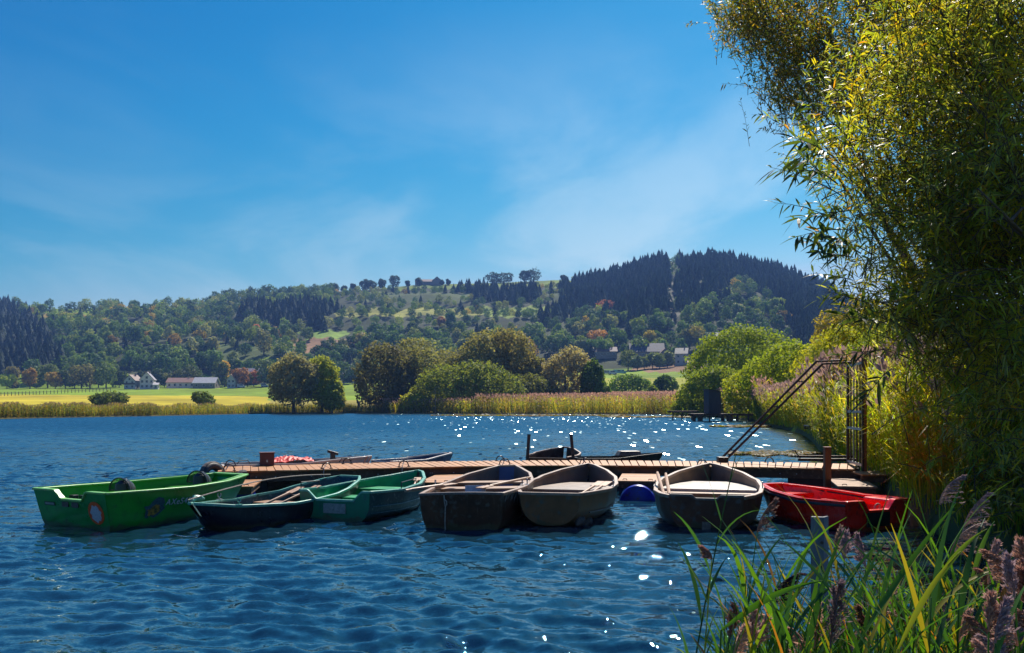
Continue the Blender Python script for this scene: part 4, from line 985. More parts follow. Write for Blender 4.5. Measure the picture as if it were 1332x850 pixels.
o = tyre(P(1066, 563, 45.3), (0, 1, 0), .30, 'dark tyre hung under the short pale jetty in the reeds')

# ------------------------------------------------------------------ houses
M['wwall'] = mat('white_render', (.46, .45, .43), (.40, .39, .37), .8, .6)
M['pwall'] = mat('pink_white_render', (.70, .60, .58), (.62, .52, .50), .8, .6)
M['gwall'] = mat('grey_stone_wall', (.26, .22, .19), (.17, .14, .12), .85, 1.5)
M['rdark'] = mat('dark_slate_roof', (.065, .065, .075), (.04, .04, .05), .6, 1.2, stretch=(1, 1, 4))
M['rbrown'] = mat('brown_tile_roof', (.20, .115, .085), (.13, .075, .06), .7, 1.2, stretch=(1, 1, 4))
M['rpink'] = mat('pale_red_tile_roof', (.40, .22, .16), (.30, .16, .12), .7, 1.2)
M['rwhite'] = mat('pale_sheet_roof', (.66, .62, .58), (.54, .50, .47), .5, 1)
M['rviolet'] = mat('grey_violet_roof', (.27, .24, .28), (.19, .17, .20), .6, 1)
M['glass'] = mat('window_glass', (.035, .04, .05), (.02, .025, .03), .12, 2)
M['frame'] = mat('window_frame', (.62, .60, .58), (.5, .48, .46), .6, 4)
M['timber'] = mat('dark_timber', (.05, .03, .025), (.03, .02, .015), .7, 4)
def house(px, py, Y, w_, d_, h_, rh, label, wall, roof, gable=False, rz=0, floors=2, wins=3, chim=True, name='house', timber=False, cat='house', base=None):
    z = float(gz(px, Y)); q = P(px, py, Y)
    o = thing(name, (q.x, Y, (z if base is None else base) - .05), R(rz), label, cat)
    mb = MB()
    if gable:   # gable towards the lake
        mb.add([(-w_ / 2, -d_ / 2, -1.5), (w_ / 2, -d_ / 2, -1.5), (w_ / 2, -d_ / 2, h_), (0, -d_ / 2, h_ + rh), (-w_ / 2, -d_ / 2, h_), (-w_ / 2, d_ / 2, -1.5), (w_ / 2, d_ / 2, -1.5), (w_ / 2, d_ / 2, h_), (0, d_ / 2, h_ + rh), (-w_ / 2, d_ / 2, h_)],
               [(0, 1, 2, 3, 4), (9, 8, 7, 6, 5), (1, 6, 7, 2), (5, 0, 4, 9), (5, 6, 1, 0)])
    else:
        mb.add([(-w_ / 2, -d_ / 2, -1.5), (w_ / 2, -d_ / 2, -1.5), (w_ / 2, d_ / 2, -1.5), (-w_ / 2, d_ / 2, -1.5), (-w_ / 2, -d_ / 2, h_), (w_ / 2, -d_ / 2, h_), (w_ / 2, d_ / 2, h_), (-w_ / 2, d_ / 2, h_), (-w_ / 2, 0, h_ + rh), (w_ / 2, 0, h_ + rh)],
               [(0, 1, 5, 4), (1, 2, 6, 9, 5), (2, 3, 7, 6), (3, 0, 4, 8, 7), (3, 2, 1, 0)])
    mb.build('wall', wall, o)
    mb = MB(); e = .45; sx, sy = (w_, d_) if not gable else (d_, w_)
    sl = rh / (sy / 2)
    def rp_(x, y, z_): return (x, y, z_) if not gable else (y, x, z_)
    for sgn in (-1, 1):
        A = [rp_(-sx / 2 - e, 0, h_ + rh + .04), rp_(sx / 2 + e, 0, h_ + rh + .04), rp_(sx / 2 + e, sgn * (sy / 2 + e), h_ - e * sl + .04), rp_(-sx / 2 - e, sgn * (sy / 2 + e), h_ - e * sl + .04)]
        Bv = [(a, b2, c_ + .22) for a, b2, c_ in A]
        mb.add(A + Bv, [(0, 1, 2, 3), (7, 6, 5, 4), (0, 4, 5, 1), (1, 5, 6, 2), (2, 6, 7, 3), (3, 7, 4, 0)])
    rf = mb.build('roof', roof, o)
    if chim:
        mb = MB(); cx_ = w_ * .22; mb.box((cx_ if not gable else .9, .4 if not gable else d_ * .1, h_ + rh + .3), (.7, .7, 1.6)); mb.build('chimney', M['gwall'], rf)
    fh = h_ / floors
    for f_ in range(floors + (1 if gable and rh > 3 else 0)):
        nw = wins if f_ < floors else 1
        for i in range(nw):
            x = -w_ / 2 + w_ * (i + .5) / nw; zc = fh * f_ + fh * .55
            if f_ >= floors: zc = h_ + rh * .25
            ww, wh = min(1.2, w_ / nw * .55), min(1.4, fh * .5)
            mb = MB(); mb.box((x, -d_ / 2 - .03, zc), (ww + .24, .10, wh + .24)); wf = mb.build('window', M['frame'], o)
            mb = MB(); mb.box((x, -d_ / 2 - .065, zc), (ww, .06, wh)); mb.build('pane', M['glass'], wf)
    for sd in (-1, 1):
        mb = MB(); mb.box((sd * (w_ / 2 + .03), -d_ * .15, fh * .55), (.10, 1.1, 1.3)); wf = mb.build('window', M['glass'], o)
    if timber:
        mb = MB(); mb.box((0, -d_ / 2 - .09, h_ * .60), (w_, .12, .9)); mb.build('balcony', M['timber'], o)
    return o
house(173.5, 512, 522, 7.0, 8, 5.0, 3.2, 'white house with dark roof and dark balcony, leftmost building by the field', M['wwall'], M['rbrown'], gable=True, rz=-8, timber=True, wins=2)
house(192.5, 512, 520, 7.6, 9, 5.6, 4.2, 'pinkish white gabled house right of the white balcony house', M['pwall'], M['rviolet'], gable=True, rz=14, wins=3)
house(203.5, 516, 514, 2.4, 4, 2.6, 1.0, 'little white annex at the right foot of the pinkish gabled house', M['wwall'], M['rwhite'], rz=10, wins=1, floors=1, chim=False, name='annex')
house(238, 500, 536, 17, 8, 3.4, 2.6, 'long low house with pale red tiled roof behind the hedges', M['pwall'], M['rpink'], floors=1, wins=5)
house(268.5, 500, 528, 13, 9, 3.2, 3.2, 'long barn with white sheet roof left of the orange tree', M['gwall'], M['rwhite'], floors=1, wins=3, chim=False, name='barn')
house(303, 500, 531, 4.6, 7, 5.2, 2.8, 'narrow white house half hidden by rust coloured trees', M['wwall'], M['rpink'], gable=True, wins=2)
house(327, 492, 572, 16, 9, 5.0, 3.4, 'wide house with grey violet roof among rust coloured trees', M['pwall'], M['rviolet'], wins=5, rz=4)
house(461, 488, 560, 14, 8, 3.6, 2.4, 'long house with dark window band between the round tree and the willows', M['wwall'], M['rviolet'], floors=1, wins=6)
house(478, 487, 560, 9, 7, 3.4, 2.8, 'small pale roofed house just left of the big willows', M['pwall'], M['rwhite'], floors=1, wins=2)
house(786, 474, 590, 16, 9, 3.6, 3.0, 'reddish brown farmhouse left of the dark roofed barn', M['gwall'], M['rbrown'], floors=1, wins=4)
house(841, 470, 580, 22, 13, 4.2, 5.6, 'big stone barn with wide dark slate roof', M['gwall'], M['rdark'], floors=1, wins=4, chim=False, name='barn', rz=-4)
house(864, 474, 570, 9, 10, 3.8, 4.2, 'small stone shed with dark gable beside the big barn', M['gwall'], M['rbrown'], gable=True, floors=1, wins=1, chim=False, name='shed')
house(887, 476, 560, 7.4, 9.5, 7.0, 3.6, 'white two-storey house with dark slate roof and four front windows', M['wwall'], M['rdark'], wins=2, rz=-16)
house(902, 477, 552, 9, 4, 1.6, .9, 'low pinkish shed in front of the white two-storey house', M['pwall'], M['rpink'], floors=1, wins=1, chim=False, name='shed')
house(930, 468, 600, 22, 9, 4.2, 3.6, 'long house with grey violet roof behind the green shrubs', M['gwall'], M['rviolet'], wins=5, floors=1)
Yh = find_Y(157, 441); house(157, 441, Yh, 15, 9, 3.4, 2.6, 'lone house with brown roof high on the wooded left slope', M['pwall'], M['rbrown'], floors=1, wins=4)
Yh = find_Y(344, 426); house(344, 426, Yh, 8, 7, 3, 2.2, 'small white house on the slope above the grey green tree', M['wwall'], M['rviolet'], floors=1, wins=2)
Yh = 1120; house(554, 370, Yh, 26, 12, 3.2, 3.4, 'low farm building with brown roof on the ridge meadow', M['gwall'], M['rbrown'], floors=1, wins=4, chim=False, name='barn')
house(569, 370, Yh - 3, 12, 12, 4.6, 5.0, 'dark barn with steep roof at the right end of the ridge farm', M['gwall'], M['rdark'], gable=True, floors=1, wins=1, chim=False, name='barn')
# village vehicles
def van(px, Y, L_, label, body, kind='van'):
    z = float(gz(px, Y)); q = P(px, 0, Y); o = thing(kind, (q.x, Y, z), R(6), label, kind)
    mb = MB(); mb.add([(-L_ / 2, -1, .4), (L_ / 2, -1, .4), (L_ / 2, -1, 1.3), (L_ / 2 - .9, -1, 1.4), (L_ / 2 - 1.5, -.9, 2.4), (-L_ / 2 + .1, -.9, 2.4)] + [(-L_ / 2, 1, .4), (L_ / 2, 1, .4), (L_ / 2, 1, 1.3), (L_ / 2 - .9, 1, 1.4), (L_ / 2 - 1.5, .9, 2.4), (-L_ / 2 + .1, .9, 2.4)],
           [(0, 1, 2, 3, 4, 5), (11, 10, 9, 8, 7, 6), (0, 6, 7, 1), (1, 7, 8, 2), (2, 8, 9, 3), (3, 9, 10, 4), (4, 10, 11, 5), (5, 11, 6, 0)]); mb.build('body', body, o)
    mb = MB(); mb.add([(L_ / 2 - .95, -1.01, 1.45), (L_ / 2 - 1.5, -.93, 2.2), (L_ / 2 - 2.6, -.93, 2.2), (L_ / 2 - 2.6, -1.01, 1.45)], [(0, 1, 2, 3)]); mb.box((-.6, -.97, 1.8), (1.8, .06, .6)); mb.build('side_window', M['glass'], o)
    for x in (-L_ / 2 + .9, L_ / 2 - .9):
        for y in (-.95, .95):
            mb = MB(); mb.tube([(x, y - .12, .38), (x, y + .12, .38)], .38, 12); mb.build('wheel', M['rubber'], o)
M['tealpaint'] = mat('pale_teal_paint', (.20, .42, .36), (.15, .33, .29), .3, 2)
M['silver'] = mat('silver_paint', (.42, .42, .44), (.34, .34, .36), .3, 2, metal=.4)
van(806, 520, 7.5, 'pale teal van parked in front of the farmhouse', M['tealpaint'])
van(788, 522, 7.0, 'white van parked left of the pale teal van', M['wwall'])
van(797, 516, 4.6, 'silver car parked in front of the teal van', M['silver'], 'car')
van(314, 530, 4.6, 'silver car parked below the rust coloured trees', M['silver'], 'car')
van(344, 530, 4.2, 'white car parked right of the silver car by the village trees', M['wwall'], 'car')
# pasture fence
fence = thing('pasture_fence', (0, 0, 0), 0, 'wooden post fence running along the left meadow', 'fence')
last = None
for i in range(34):
    px = -8 + i * 4.6 + rnd.uniform(-.5, .5); Y = 372 + i * 3.2; b2 = gpt(px, Y); mb = MB(); mb.tube([b2 - Vector((0, 0, .2)), b2 + Vector((0, 0, 1.7))], .14, 6); mb.build('post', M['bark'], fence)
    if last is not None:
        mb = MB(); mb.bar(last + Vector((0, 0, 1.2)), b2 + Vector((0, 0, 1.2)), .06, .10); mb.build('rail', M['bark'], fence)
    last = b2
# snag
b2 = gpt(467, 205); o = thing('dead_stump', b2, 0, 'black bare tree stump in the meadow left of the big willows', 'stump')
mb = MB(); mb.tube([(0, 0, -.2), (.05, 0, .9), (-.15, 0, 2.0), (-.45, 0, 2.7), (-.5, 0, 3.1)], [.42, .34, .27, .2, .08], 9); mb.tube([(-.05, 0, 1.5), (.35, 0, 2.4)], [.18, .07], 7); mb.build('trunk', M['bark'], o, smooth=True)
# power poles near the middle
for px, Y, h_, lab in ((566, 178, 5.5, 'thin grey marker pole standing in the lake in front of the round green shrub'),):
    q = P(px, 0, Y); o = thing('marker_pole', (q.x, Y, -1), 0, lab, 'pole'); mb = MB(); mb.tube([(0, 0, 0), (0, 0, h_ + 1)], .07, 6); mb.build('pole', M['greybark'], o)
# ------------------------------------------------------------------ foliage generators
def unit(v): return v / np.maximum(np.linalg.norm(v, axis=-1, keepdims=True), 1e-9)
def clump_faces(c, nrm, size, asp, g):
    """one quad per clump: centre c, normal nrm, half size"""
    n = len(c); r = unit(g.normal(size=(n, 3))); t = unit(np.cross(nrm, r)); b_ = np.cross(nrm, t)
    s = size[:, None]
    jit = lambda: g.uniform(.75, 1.25, (n, 1))
    return np.stack([c - t * s * asp * jit(), c - b_ * s * jit() * .8, c + t * s * asp * jit(), c + b_ * s * jit() * .8], 1)
def crown(lobes, n, size, seed, asp=1.3, shell=.45, rough=.55, cvar=.22, gaps=.35):
    """lobes: (cx,cy,cz,rx,ry,rz). returns V (n,4,3), colour (n,3)"""
    g = np.random.default_rng(seed); L_ = np.array(lobes, float); vol = (L_[:, 3] * L_[:, 4] * L_[:, 5]) ** .67; pk = g.choice(len(L_), n * 2, p=vol / vol.sum())
    d_ = unit(g.normal(size=(n * 2, 3))); rad = 1 - shell * g.random(n * 2) ** 1.6
    # bumpy surface and gaps
    f1 = np.sin(d_[:, 0] * 5 + pk * 1.7) * np.sin(d_[:, 1] * 6 + pk) + np.sin(d_[:, 2] * 7 + pk * 2.3) * .7 + np.sin(d_[:, 0] * 13 + d_[:, 2] * 11 + pk) * .45
    rad = rad * (1 + .13 * f1)
    c = L_[pk, :3] + d_ * rad[:, None] * L_[pk, 3:]
    inside = np.zeros(len(c), bool)
    for i, l in enumerate(L_):
        q = ((c - l[:3]) / l[3:]); inside |= ((q ** 2).sum(1) < .42) & (pk != i)
    keep = ~inside & (f1 > -1.15 + gaps * g.random(len(c)))
    c, d_, f1 = c[keep][:n], d_[keep][:n], f1[keep][:n]
    nn = unit(d_ * 1.0 + g.normal(size=c.shape) * rough)
    V = clump_faces(c, nn, size * g.uniform(.6, 1.35, len(c)), asp, g)
    br = g.uniform(1 - cvar, 1 + cvar, (len(c), 1)) * (1 + .10 * f1[:, None].clip(-1, 1))
    hue = g.normal(0, .06, (len(c), 1))
    return V, np.concatenate([br * (1 + hue), br, br * (1 - hue)], 1)
def conifer(h_, r, n, seed, base=.08):
    g = np.random.default_rng(seed); t = g.random(n) ** .75; z = base * h_ + (1 - base) * h_ * t
    tiers = np.sin(t * 46) * .10
    rr = r * (1 - t) ** .85 * (.55 + .45 * g.random(n)) + .05 + r * tiers * (1 - t)
    a = g.uniform(0, 6.283, n); out = np.stack([np.cos(a), np.sin(a), np.zeros(n)], 1)
    c = out * rr[:, None]; c[:, 2] = z
    tip = c + out * (.38 * r * (1 - t * .7))[:, None] + np.array([0, 0, -.30 * r]) * (1 - t * .6)[:, None]
    side = np.cross(out, [0, 0, 1.]) * (.26 * r * (1.15 - t))[:, None]
    up = c + np.array([0, 0, .30 * r])
    V = np.stack([tip, c + side, up, c - side], 1)
    br = g.uniform(.75, 1.25, (n, 1)); return V, np.repeat(br, 3, 1)
def trunk_mb(h_, r, limbs, seed, spread=.5, low=.25):
    q = random.Random(seed); mb = MB(); bend = [q.uniform(-.04, .04) * h_ for _ in range(4)]
    pts = [(bend[0] * t, bend[1] * t * t, h_ * t) for t in (-.04, 0, .3, .6, .85, 1)]
    mb.tube(pts, [r * 1.25, r * 1.1, r * .85, r * .6, r * .35, r * .12], 8)
    for i in range(limbs):
        t = low + (1 - low) * .8 * (i + .5) / limbs; a = i * 2.4 + q.random(); L_ = h_ * spread * (1.1 - t) * q.uniform(.7, 1.1)
        s = Vector((bend[0] * t, bend[1] * t * t, h_ * t)); d_ = Vector((math.cos(a), math.sin(a), q.uniform(.5, 1.2)))
        mb.tube([s, s + d_ * L_ * .45, s + d_ * L_ + Vector((0, 0, L_ * .2))], [r * .45 * (1.1 - t), r * .28 * (1.1 - t), r * .06], 6)
    return mb
def lobes_round(w_, h_, n, seed, z0=.18, flat_=1.0):
    q = random.Random(seed); L_ = [(0, 0, h_ * (z0 + (1 - z0) * .5), w_ * .34, w_ * .34 * flat_, h_ * (1 - z0) * .42)]
    for i in range(n):
        a = q.uniform(0, 6.28); e = q.uniform(-.75, 1.0); rr = q.uniform(.16, .26) * w_
        k = math.sqrt(max(0, 1 - e * e * .8))
        L_.append((math.cos(a) * k * w_ * .30, math.sin(a) * k * w_ * .30 * flat_, h_ * (z0 + (1 - z0) * (.5 + .33 * e)), rr, rr, rr * q.uniform(.8, 1.1) * h_ * (1 - z0) / w_))
    return L_

LIFT = 1.6
def tree(name, label, px, Y, w_, h_, colr, seed, nq=3000, size=.35, nl=14, z0=.15, cat='tree', group=None, limbs=7, lm=None, gaps=.35, rough=.6, lobes=None, trunkr=None, parts=('crown', 'trunk'), dz=0, spread=.45, shell=.45, asp=1.3):
    g = gpt(px, Y) if not isinstance(px, Vector) else px
    o = thing(name, g + Vector((0, 0, dz)), rnd.uniform(0, .6), label, cat, group); o.rotation_euler = (0, 0, 0)
    V, Cc = crown(lobes or lobes_round(w_, h_, nl, seed, z0), nq, size, seed, rough=rough, gaps=gaps, shell=shell, asp=asp)
    me = np_mesh(parts[0], V, 4, M[lm or ('leaf' if (px.y if isinstance(px, Vector) else Y) > 320 else 'nearleaf')], np.repeat(Cc, 4, 0)); c = link_mesh(parts[0], me, o); c.color = (*[min(.6, x * LIFT * k) for x, k in zip(colr, (.98, 1.0, .85))], 1)
    trunk_mb(h_ * .8, trunkr or max(.12, h_ * .028), limbs, seed, spread).build(parts[1], M['bark'], o, smooth=True)
    return o

# ------------------------------------------------------------------ hillside woods
DEC, CON = [], []
for i in range(9):
    V, Cc = crown(lobes_round(12, 13, 9, 50 + i, .06), 620, .62, 60 + i, rough=.42, gaps=.5, asp=1.2); DEC.append((V, Cc))
for i in range(5): CON.append(conifer(15, 4.3, 170, 80 + i))
def inpoly(x, y, poly):
    c = False; n = len(poly); j = n - 1
    for i in range(n):
        xi, yi = poly[i]; xj, yj = poly[j]
        if (yi > y) != (yj > y) and x < (xj - xi) * (y - yi) / (yj - yi) + xi: c = not c
        j = i
    return c
CONP = [[(708, 425), (735, 378), (765, 362), (840, 338), (869, 335), (872, 420), (840, 425), (800, 415), (760, 410)], [(879, 338), (925, 330), (1000, 345), (1080, 370), (1200, 430), (1200, 480), (1100, 470), (1040, 450), (1012, 400), (965, 370), (935, 398), (900, 408), (883, 425)],
        [(-400, 380), (0, 392), (30, 415), (55, 440), (80, 470), (60, 505), (-400, 505)], [(318, 400), (440, 405), (420, 432), (330, 430)], [(600, 380), (700, 378), (690, 396), (630, 396)]]
OPEN = [[(425, 360), (745, 355), (745, 375), (600, 377), (425, 380)], [(490, 383), (640, 383), (630, 391), (520, 392)], [(60, 395), (135, 395), (125, 409), (70, 409)], [(372, 441), (455, 441), (455, 459), (372, 459)], [(395, 431), (455, 430), (455, 441), (395, 441)],
        [(275, 450), (382, 446), (382, 462), (300, 482), (270, 480)], [(305, 470), (362, 466), (362, 500), (290, 500)], [(-50, 492), (280, 490), (280, 520), (-50, 520)], [(60, 412), (140, 412), (140, 424), (60, 422)]]
TINT = [((.070, .105, .040), 5), ((.045, .075, .040), 7), ((.10, .13, .05), 4), ((.14, .15, .07), 2.5), ((.16, .15, .10), 1.4), ((.13, .15, .025), 1.3), ((.030, .055, .034), 4), ((.20, .12, .045), .35), ((.26, .17, .03), .3)]
tw = np.array([t[1] for t in TINT]); tw = tw / tw.sum()
spots = []
gr = 13.5
for iy in range(int(600 / gr)):
    Y0 = 562 + iy * gr
    for ix in range(int(-1000 / gr), int(900 / gr)):
        Xp = ix * gr + rnd.uniform(-6.5, 6.5); Y = Y0 + rnd.uniform(-6.5, 6.5); px = CX + F * Xp / Y
        if px < -170 or px > 1290 or Y > float(YR(px)) + 5: continue
        z = float(gz(px, Y)); py = HY - (z - H) / Y * F
        cf = any(inpoly(px, py, p_) for p_ in CONP); op = any(inpoly(px, py, p_) for p_ in OPEN)
        if op and rnd.random() > (.22 if py > 440 else .06 if py > 382 or px < 425 else .0): continue
        if op: cf = False
        if 690 < px < 960 and py > 468: continue
        if 255 < px < 500 and py > 488 and rnd.random() < .6: continue
        if not cf and 430 < px < 740 and 395 < py < 440:           # hedge rows along the terraces
            if math.sin((py + .05 * px + 3 * math.sin(px * .03)) * .52) < -.62: continue
        if 871 < px < 878 and py < 408: continue
        if cf:
            for k in range(4):
                x2 = Xp + rnd.uniform(-7, 7); y2 = Y + rnd.uniform(-7, 7); p2 = CX + F * x2 / y2
                if 871 < p2 < 878 and py < 408: continue
                spots.append((x2, y2, float(gz(p2, y2)), 'c', rnd.uniform(.5, 1.15), p2))
        else:
            s = rnd.uniform(.62, 1.2)
            if 430 < px < 740 and py < 440: s *= .62
            if rnd.random() < .08: spots.append((Xp, Y, z, 'c', rnd.uniform(.5, .8), px))
            else: spots.append((Xp, Y, z, 'd', s, px))
spots.sort(key=lambda s: s[1])
dvis = [s for s in spots if s[3] == 'd' and 0 < s[5] < 1090]; cvis = [s for s in spots if s[3] == 'c' and 0 < s[5] < 1110]
dset = set(id(s) for s in dvis[:270]); cset = set(id(s) for s in cvis[:270])
print('hill trees', len(spots), len(dvis), len(cvis))
dmesh = [np_mesh('crown', V, 4, M['leaf'], np.repeat(Cc, 4, 0)) for V, Cc in DEC]; cmesh = [np_mesh('crown', V, 4, M['leaf'], np.repeat(Cc, 4, 0)) for V, Cc in CON]
tk = trunk_mb(9, .28, 4, 5).build('trunk', M['bark']); tkm = tk.data; bpy.data.objects.remove(tk)
SD, SC = [], []; CD, CC = [], []
g = np.random.default_rng(99)
for s in spots:
    x, y, z, kd, sc_, px = s; a = rnd.uniform(0, 6.28); ca, sa = math.cos(a), math.sin(a)
    if kd == 'd':
        k = rnd.randrange(9); t_ = np.array(TINT[int(g.choice(len(TINT), p=tw))][0]) * g.uniform(.75, 1.25) * np.array([1.7, 1.95, 1.2])
        hsx = sc_ * rnd.uniform(.85, 1.2)
    else:
        k = rnd.randrange(5); t_ = np.array((.030, .055, .036)) * g.uniform(.7, 1.35); hsx = sc_ * .95
    if id(s) in dset or id(s) in cset:
        dd = kd == 'd'
        o = thing('broadleaf_tree' if dd else 'conifer', (x, y, z - .6), a, 'round broadleaf tree in the wood at the foot of the hill' if dd else 'dark spruce on the hill slope above the meadows', 'tree', 'broadleaf trees at the hill foot' if dd else 'spruces on the lower hill slope')
        c = link_mesh('crown', (dmesh if dd else cmesh)[k], o); c.scale = (hsx, hsx, sc_); c.color = (*t_, 1)
        c = link_mesh('trunk', tkm, o); c.scale = (sc_, sc_, sc_ * (1 if dd else 1.6))
        continue
    V, Cc = (DEC if kd == 'd' else CON)[k]
    if kd == 'd' and y > 750: sel = g.random(len(V)) < .62; V = V[sel] ; Cc = Cc[sel]
    W_ = np.empty_like(V); W_[..., 0] = (V[..., 0] * ca - V[..., 1] * sa) * hsx + x; W_[..., 1] = (V[..., 0] * sa + V[..., 1] * ca) * hsx + y; W_[..., 2] = V[..., 2] * sc_ + z - .6
    (SD if kd == 'd' else SC).append(W_); (CD if kd == 'd' else CC).append(Cc * t_)
for nm, A, Bc, lb in (('hillside_woodland', SD, CD, 'broadleaf woodland covering the far hillside'), ('conifer_forest', SC, CC, 'dark blue green conifer forest on the hills')):
    V = np.concatenate(A); Cc = np.concatenate(Bc); me = np_mesh(nm, V, 4, M['leaf'], np.repeat(Cc, 4, 0)); tag(link_mesh(nm, me), lb, None, None, 'stuff')
    print(nm, len(V))
# single trees with a colour of their own on the slope and the skyline
def hill_tree(px, py, w_, h_, colr, label, seed, kind='tree', name='broadleaf_tree'):
    Y = find_Y(px, py) if kind != 'ridge' else float(YR(px)) - 12
    tree(name, label, px, Y, w_, h_, colr, seed, 900, .7, 9, .06 if kind != 'ridge' else .02, gaps=.35, dz=-.5)
hill_tree(332, 442, 9, 14, (.36, .11, .09), 'pinkish red autumn tree above the grey green trees on the slope', 1)
hill_tree(343, 462, 14, 19, (.17, .17, .10), 'tall grey green tree just below the pinkish red tree', 2)
hill_tree(472, 458, 15, 15, (.20, .18, .10), 'pale olive round tree at the right edge of the brown clearing', 3)
hill_tree(274, 462, 12, 15, (.17, .17, .09), 'yellowish topped tree on the left slope above the orange tree', 4)
hill_tree(586, 428, 11, 14, (.06, .11, .05), 'dark green rounded tree in the middle of the terraced slope', 15)
hill_tree(574, 426, 8, 10, (.26, .13, .05), 'rust tinted tree beside the dark green rounded slope tree', 16)
hill_tree(790, 408, 26, 13, (.20, .075, .045), 'reddish brown tree under the conifer forest', 5)
hill_tree(776, 452, 18, 14, (.30, .16, .06), 'orange brown tree at the foot of the wood above the farm', 6)
hill_tree(848, 448, 14, 10, (.28, .23, .04), 'golden tree clump low in the wood right of the orange tree', 7)
for i, (px, w_, h_, nm) in enumerate(((433, 16, 13, 'leftmost tree on the skyline meadow'), (448, 9, 9, 'small skyline tree second from the left'), (459, 9, 10, 'skyline tree left of the tall dark group'), (474, 13, 15, 'tall dark tree in the skyline row'), (484, 16, 13, 'wide dark tree in the middle of the skyline row'), (497, 11, 14, 'skyline tree right of the wide dark one'), (512, 15, 18, 'tall twin tree at the right end of the skyline row'), (530, 7, 8, 'little skyline tree left of the ridge farm'), (545, 10, 11, 'tree in front of the ridge farm'), (575, 6, 8, 'small tree just right of the ridge farm'), (583, 6, 8, 'small tree second right of the ridge farm'),
                                 (640, 22, 15, 'flat crowned tree, left one of the skyline pair'), (656, 24, 15, 'flat crowned tree, right one of the skyline pair'), (683, 15, 16, 'narrow tree left of the large dark skyline tree'), (694, 20, 19, 'large dark tree on the skyline near the conifers'), (733, 9, 8, 'small round tree beside the top of the conifer forest'))):
    hill_tree(px, 0, w_, h_, (.028, .045, .030), nm, 20 + i, 'ridge', 'skyline_tree')

# ------------------------------------------------------------------ village trees and bushes along the left meadow
vill = [(9, 506, 11, 9, (.22, .26, .03), 'yellow green bush at the left picture edge of the meadow'), (17, 512, 10, 13.5, (.15, .13, .06), 'brownish round topped tree, first tall tree from the left'), (18, 512, 7, 4, (.03, .05, .025), 'low dark hedge under the brownish first tree'),
        (39, 512, 9, 12, (.22, .13, .03), 'rusty orange tree second from the left'), (47, 514, 9, 7, (.11, .14, .03), 'low green bush right of the rusty orange tree'), (62, 512, 13, 16, (.09, .12, .035), 'tall green tree third in the left meadow row'), (72, 514, 11, 11, (.26, .17, .03), 'golden bush right of the tall green tree'),
        (85, 514, 13, 11, (.05, .075, .035), 'dark bush in the middle of the left meadow row'), (97, 512, 12, 10, (.045, .07, .035), 'dark green bush beside the brown topped pair'), (106, 510, 16, 16, (.13, .12, .05), 'wide brown green tree in the left meadow row'), (117, 510, 13, 16, (.05, .075, .04), 'dark bluish tree right of the wide brown green tree'),
        (128, 510, 13, 12, (.08, .11, .045), 'mid green tree in front of the dark slope'), (138, 510, 14, 16, (.09, .13, .045), 'tall mid green tree left of the balcony house'), (155, 510, 11, 11, (.045, .07, .03), 'dark tree touching the left side of the balcony house'), (183, 509, 7, 11, (.05, .07, .04), 'dark slim tree between the white and the pinkish house'),
        (206, 506, 10, 12, (.045, .07, .04), 'dark tree right of the pinkish gabled house'), (214, 508, 13, 9, (.11, .12, .035), 'reddish green bush before the long low house'), (229, 506, 10, 10, (.06, .07, .04), 'purple brown tree left of the long low house'), (234, 509, 10, 6, (.07, .10, .04), 'low bush in front of the long low house'), (243, 482, 14, 14, (.06, .08, .035), 'dark rounded tree above the pale red roof'),
        (255, 504, 11, 13, (.05, .08, .04), 'dark green tree between the red and the white roof'), (286, 502, 14, 15, (.045, .07, .03), 'dark green half of the orange topped tree'), (292, 498, 8, 17, (.50, .24, .02), 'bright orange tree right of the white barn roof'), (295, 507, 12, 6, (.10, .10, .04), 'olive bush under the bright orange tree'),
        (313, 503, 12, 12, (.20, .10, .05), 'rust brown tree, left one before the violet roof'), (322, 504, 9, 9, (.12, .11, .04), 'olive tree between the two rust brown trees'), (330, 502, 13, 11, (.24, .10, .05), 'rust red tree, right one before the violet roof'), (344, 503, 15, 17, (.07, .10, .04), 'tall green tree right of the rust red tree'), (352, 506, 12, 12, (.05, .07, .035), 'dark green tree behind the shore willow'),
        (420, 506, 10, 10, (.07, .11, .03), 'small green tree behind the yellow green shore tree'), (447, 508, 15, 14, (.045, .08, .035), 'dark green round tree in the meadow right of the shore trees'), (458, 500, 13, 8, (.06, .09, .04), 'low dark bushes before the long windowed house'), (476, 503, 14, 9, (.10, .12, .045), 'green bush below the pale roofed house')]
for i, (px, py, w_, h_, c_, lb) in enumerate(vill):
    tree('meadow_tree' if h_ > 8 else 'bush', lb, px, (545 if 150 < px < 310 else 538) + (i % 3) * 6 - (i % 5), w_, h_, c_, 300 + i, 1100, .55, 10, .05, cat='tree' if h_ > 8 else 'bush', parts=('crown', 'trunk'))
vr = [(757, 0, 12, 12, 'pale grey tree behind the grey willow'), (770, 0, 16, 12, 'dark green tree over the reddish farmhouse'), (817, 0, 14, 13, 'olive green tree in front of the big barn'), (829, 0, 9, 9, 'grey green small tree under the barn wall'), (838, 0, 12, 8, 'low green garden tree left of the barn shed'), (849, 0, 12, 10, 'green garden tree under the barn shed'), (858, 0, 10, 10, 'round garden tree left of the white two-storey house'), (868, 0, 9, 11, 'slim garden tree touching the white two-storey house'), (907, 0, 14, 16, 'olive gold tree right of the white two-storey house'), (922, 0, 13, 11, 'dark blue green bush before the long grey roofed house'), (893, 0, 10, 15, 'dark tree behind the slate roof of the white house')]
vc = [(.10, .12, .07), (.05, .10, .03), (.11, .13, .04), (.10, .13, .07), (.09, .12, .045), (.10, .13, .04), (.12, .15, .045), (.12, .14, .05), (.20, .17, .035), (.04, .07, .04), (.09, .10, .04)]
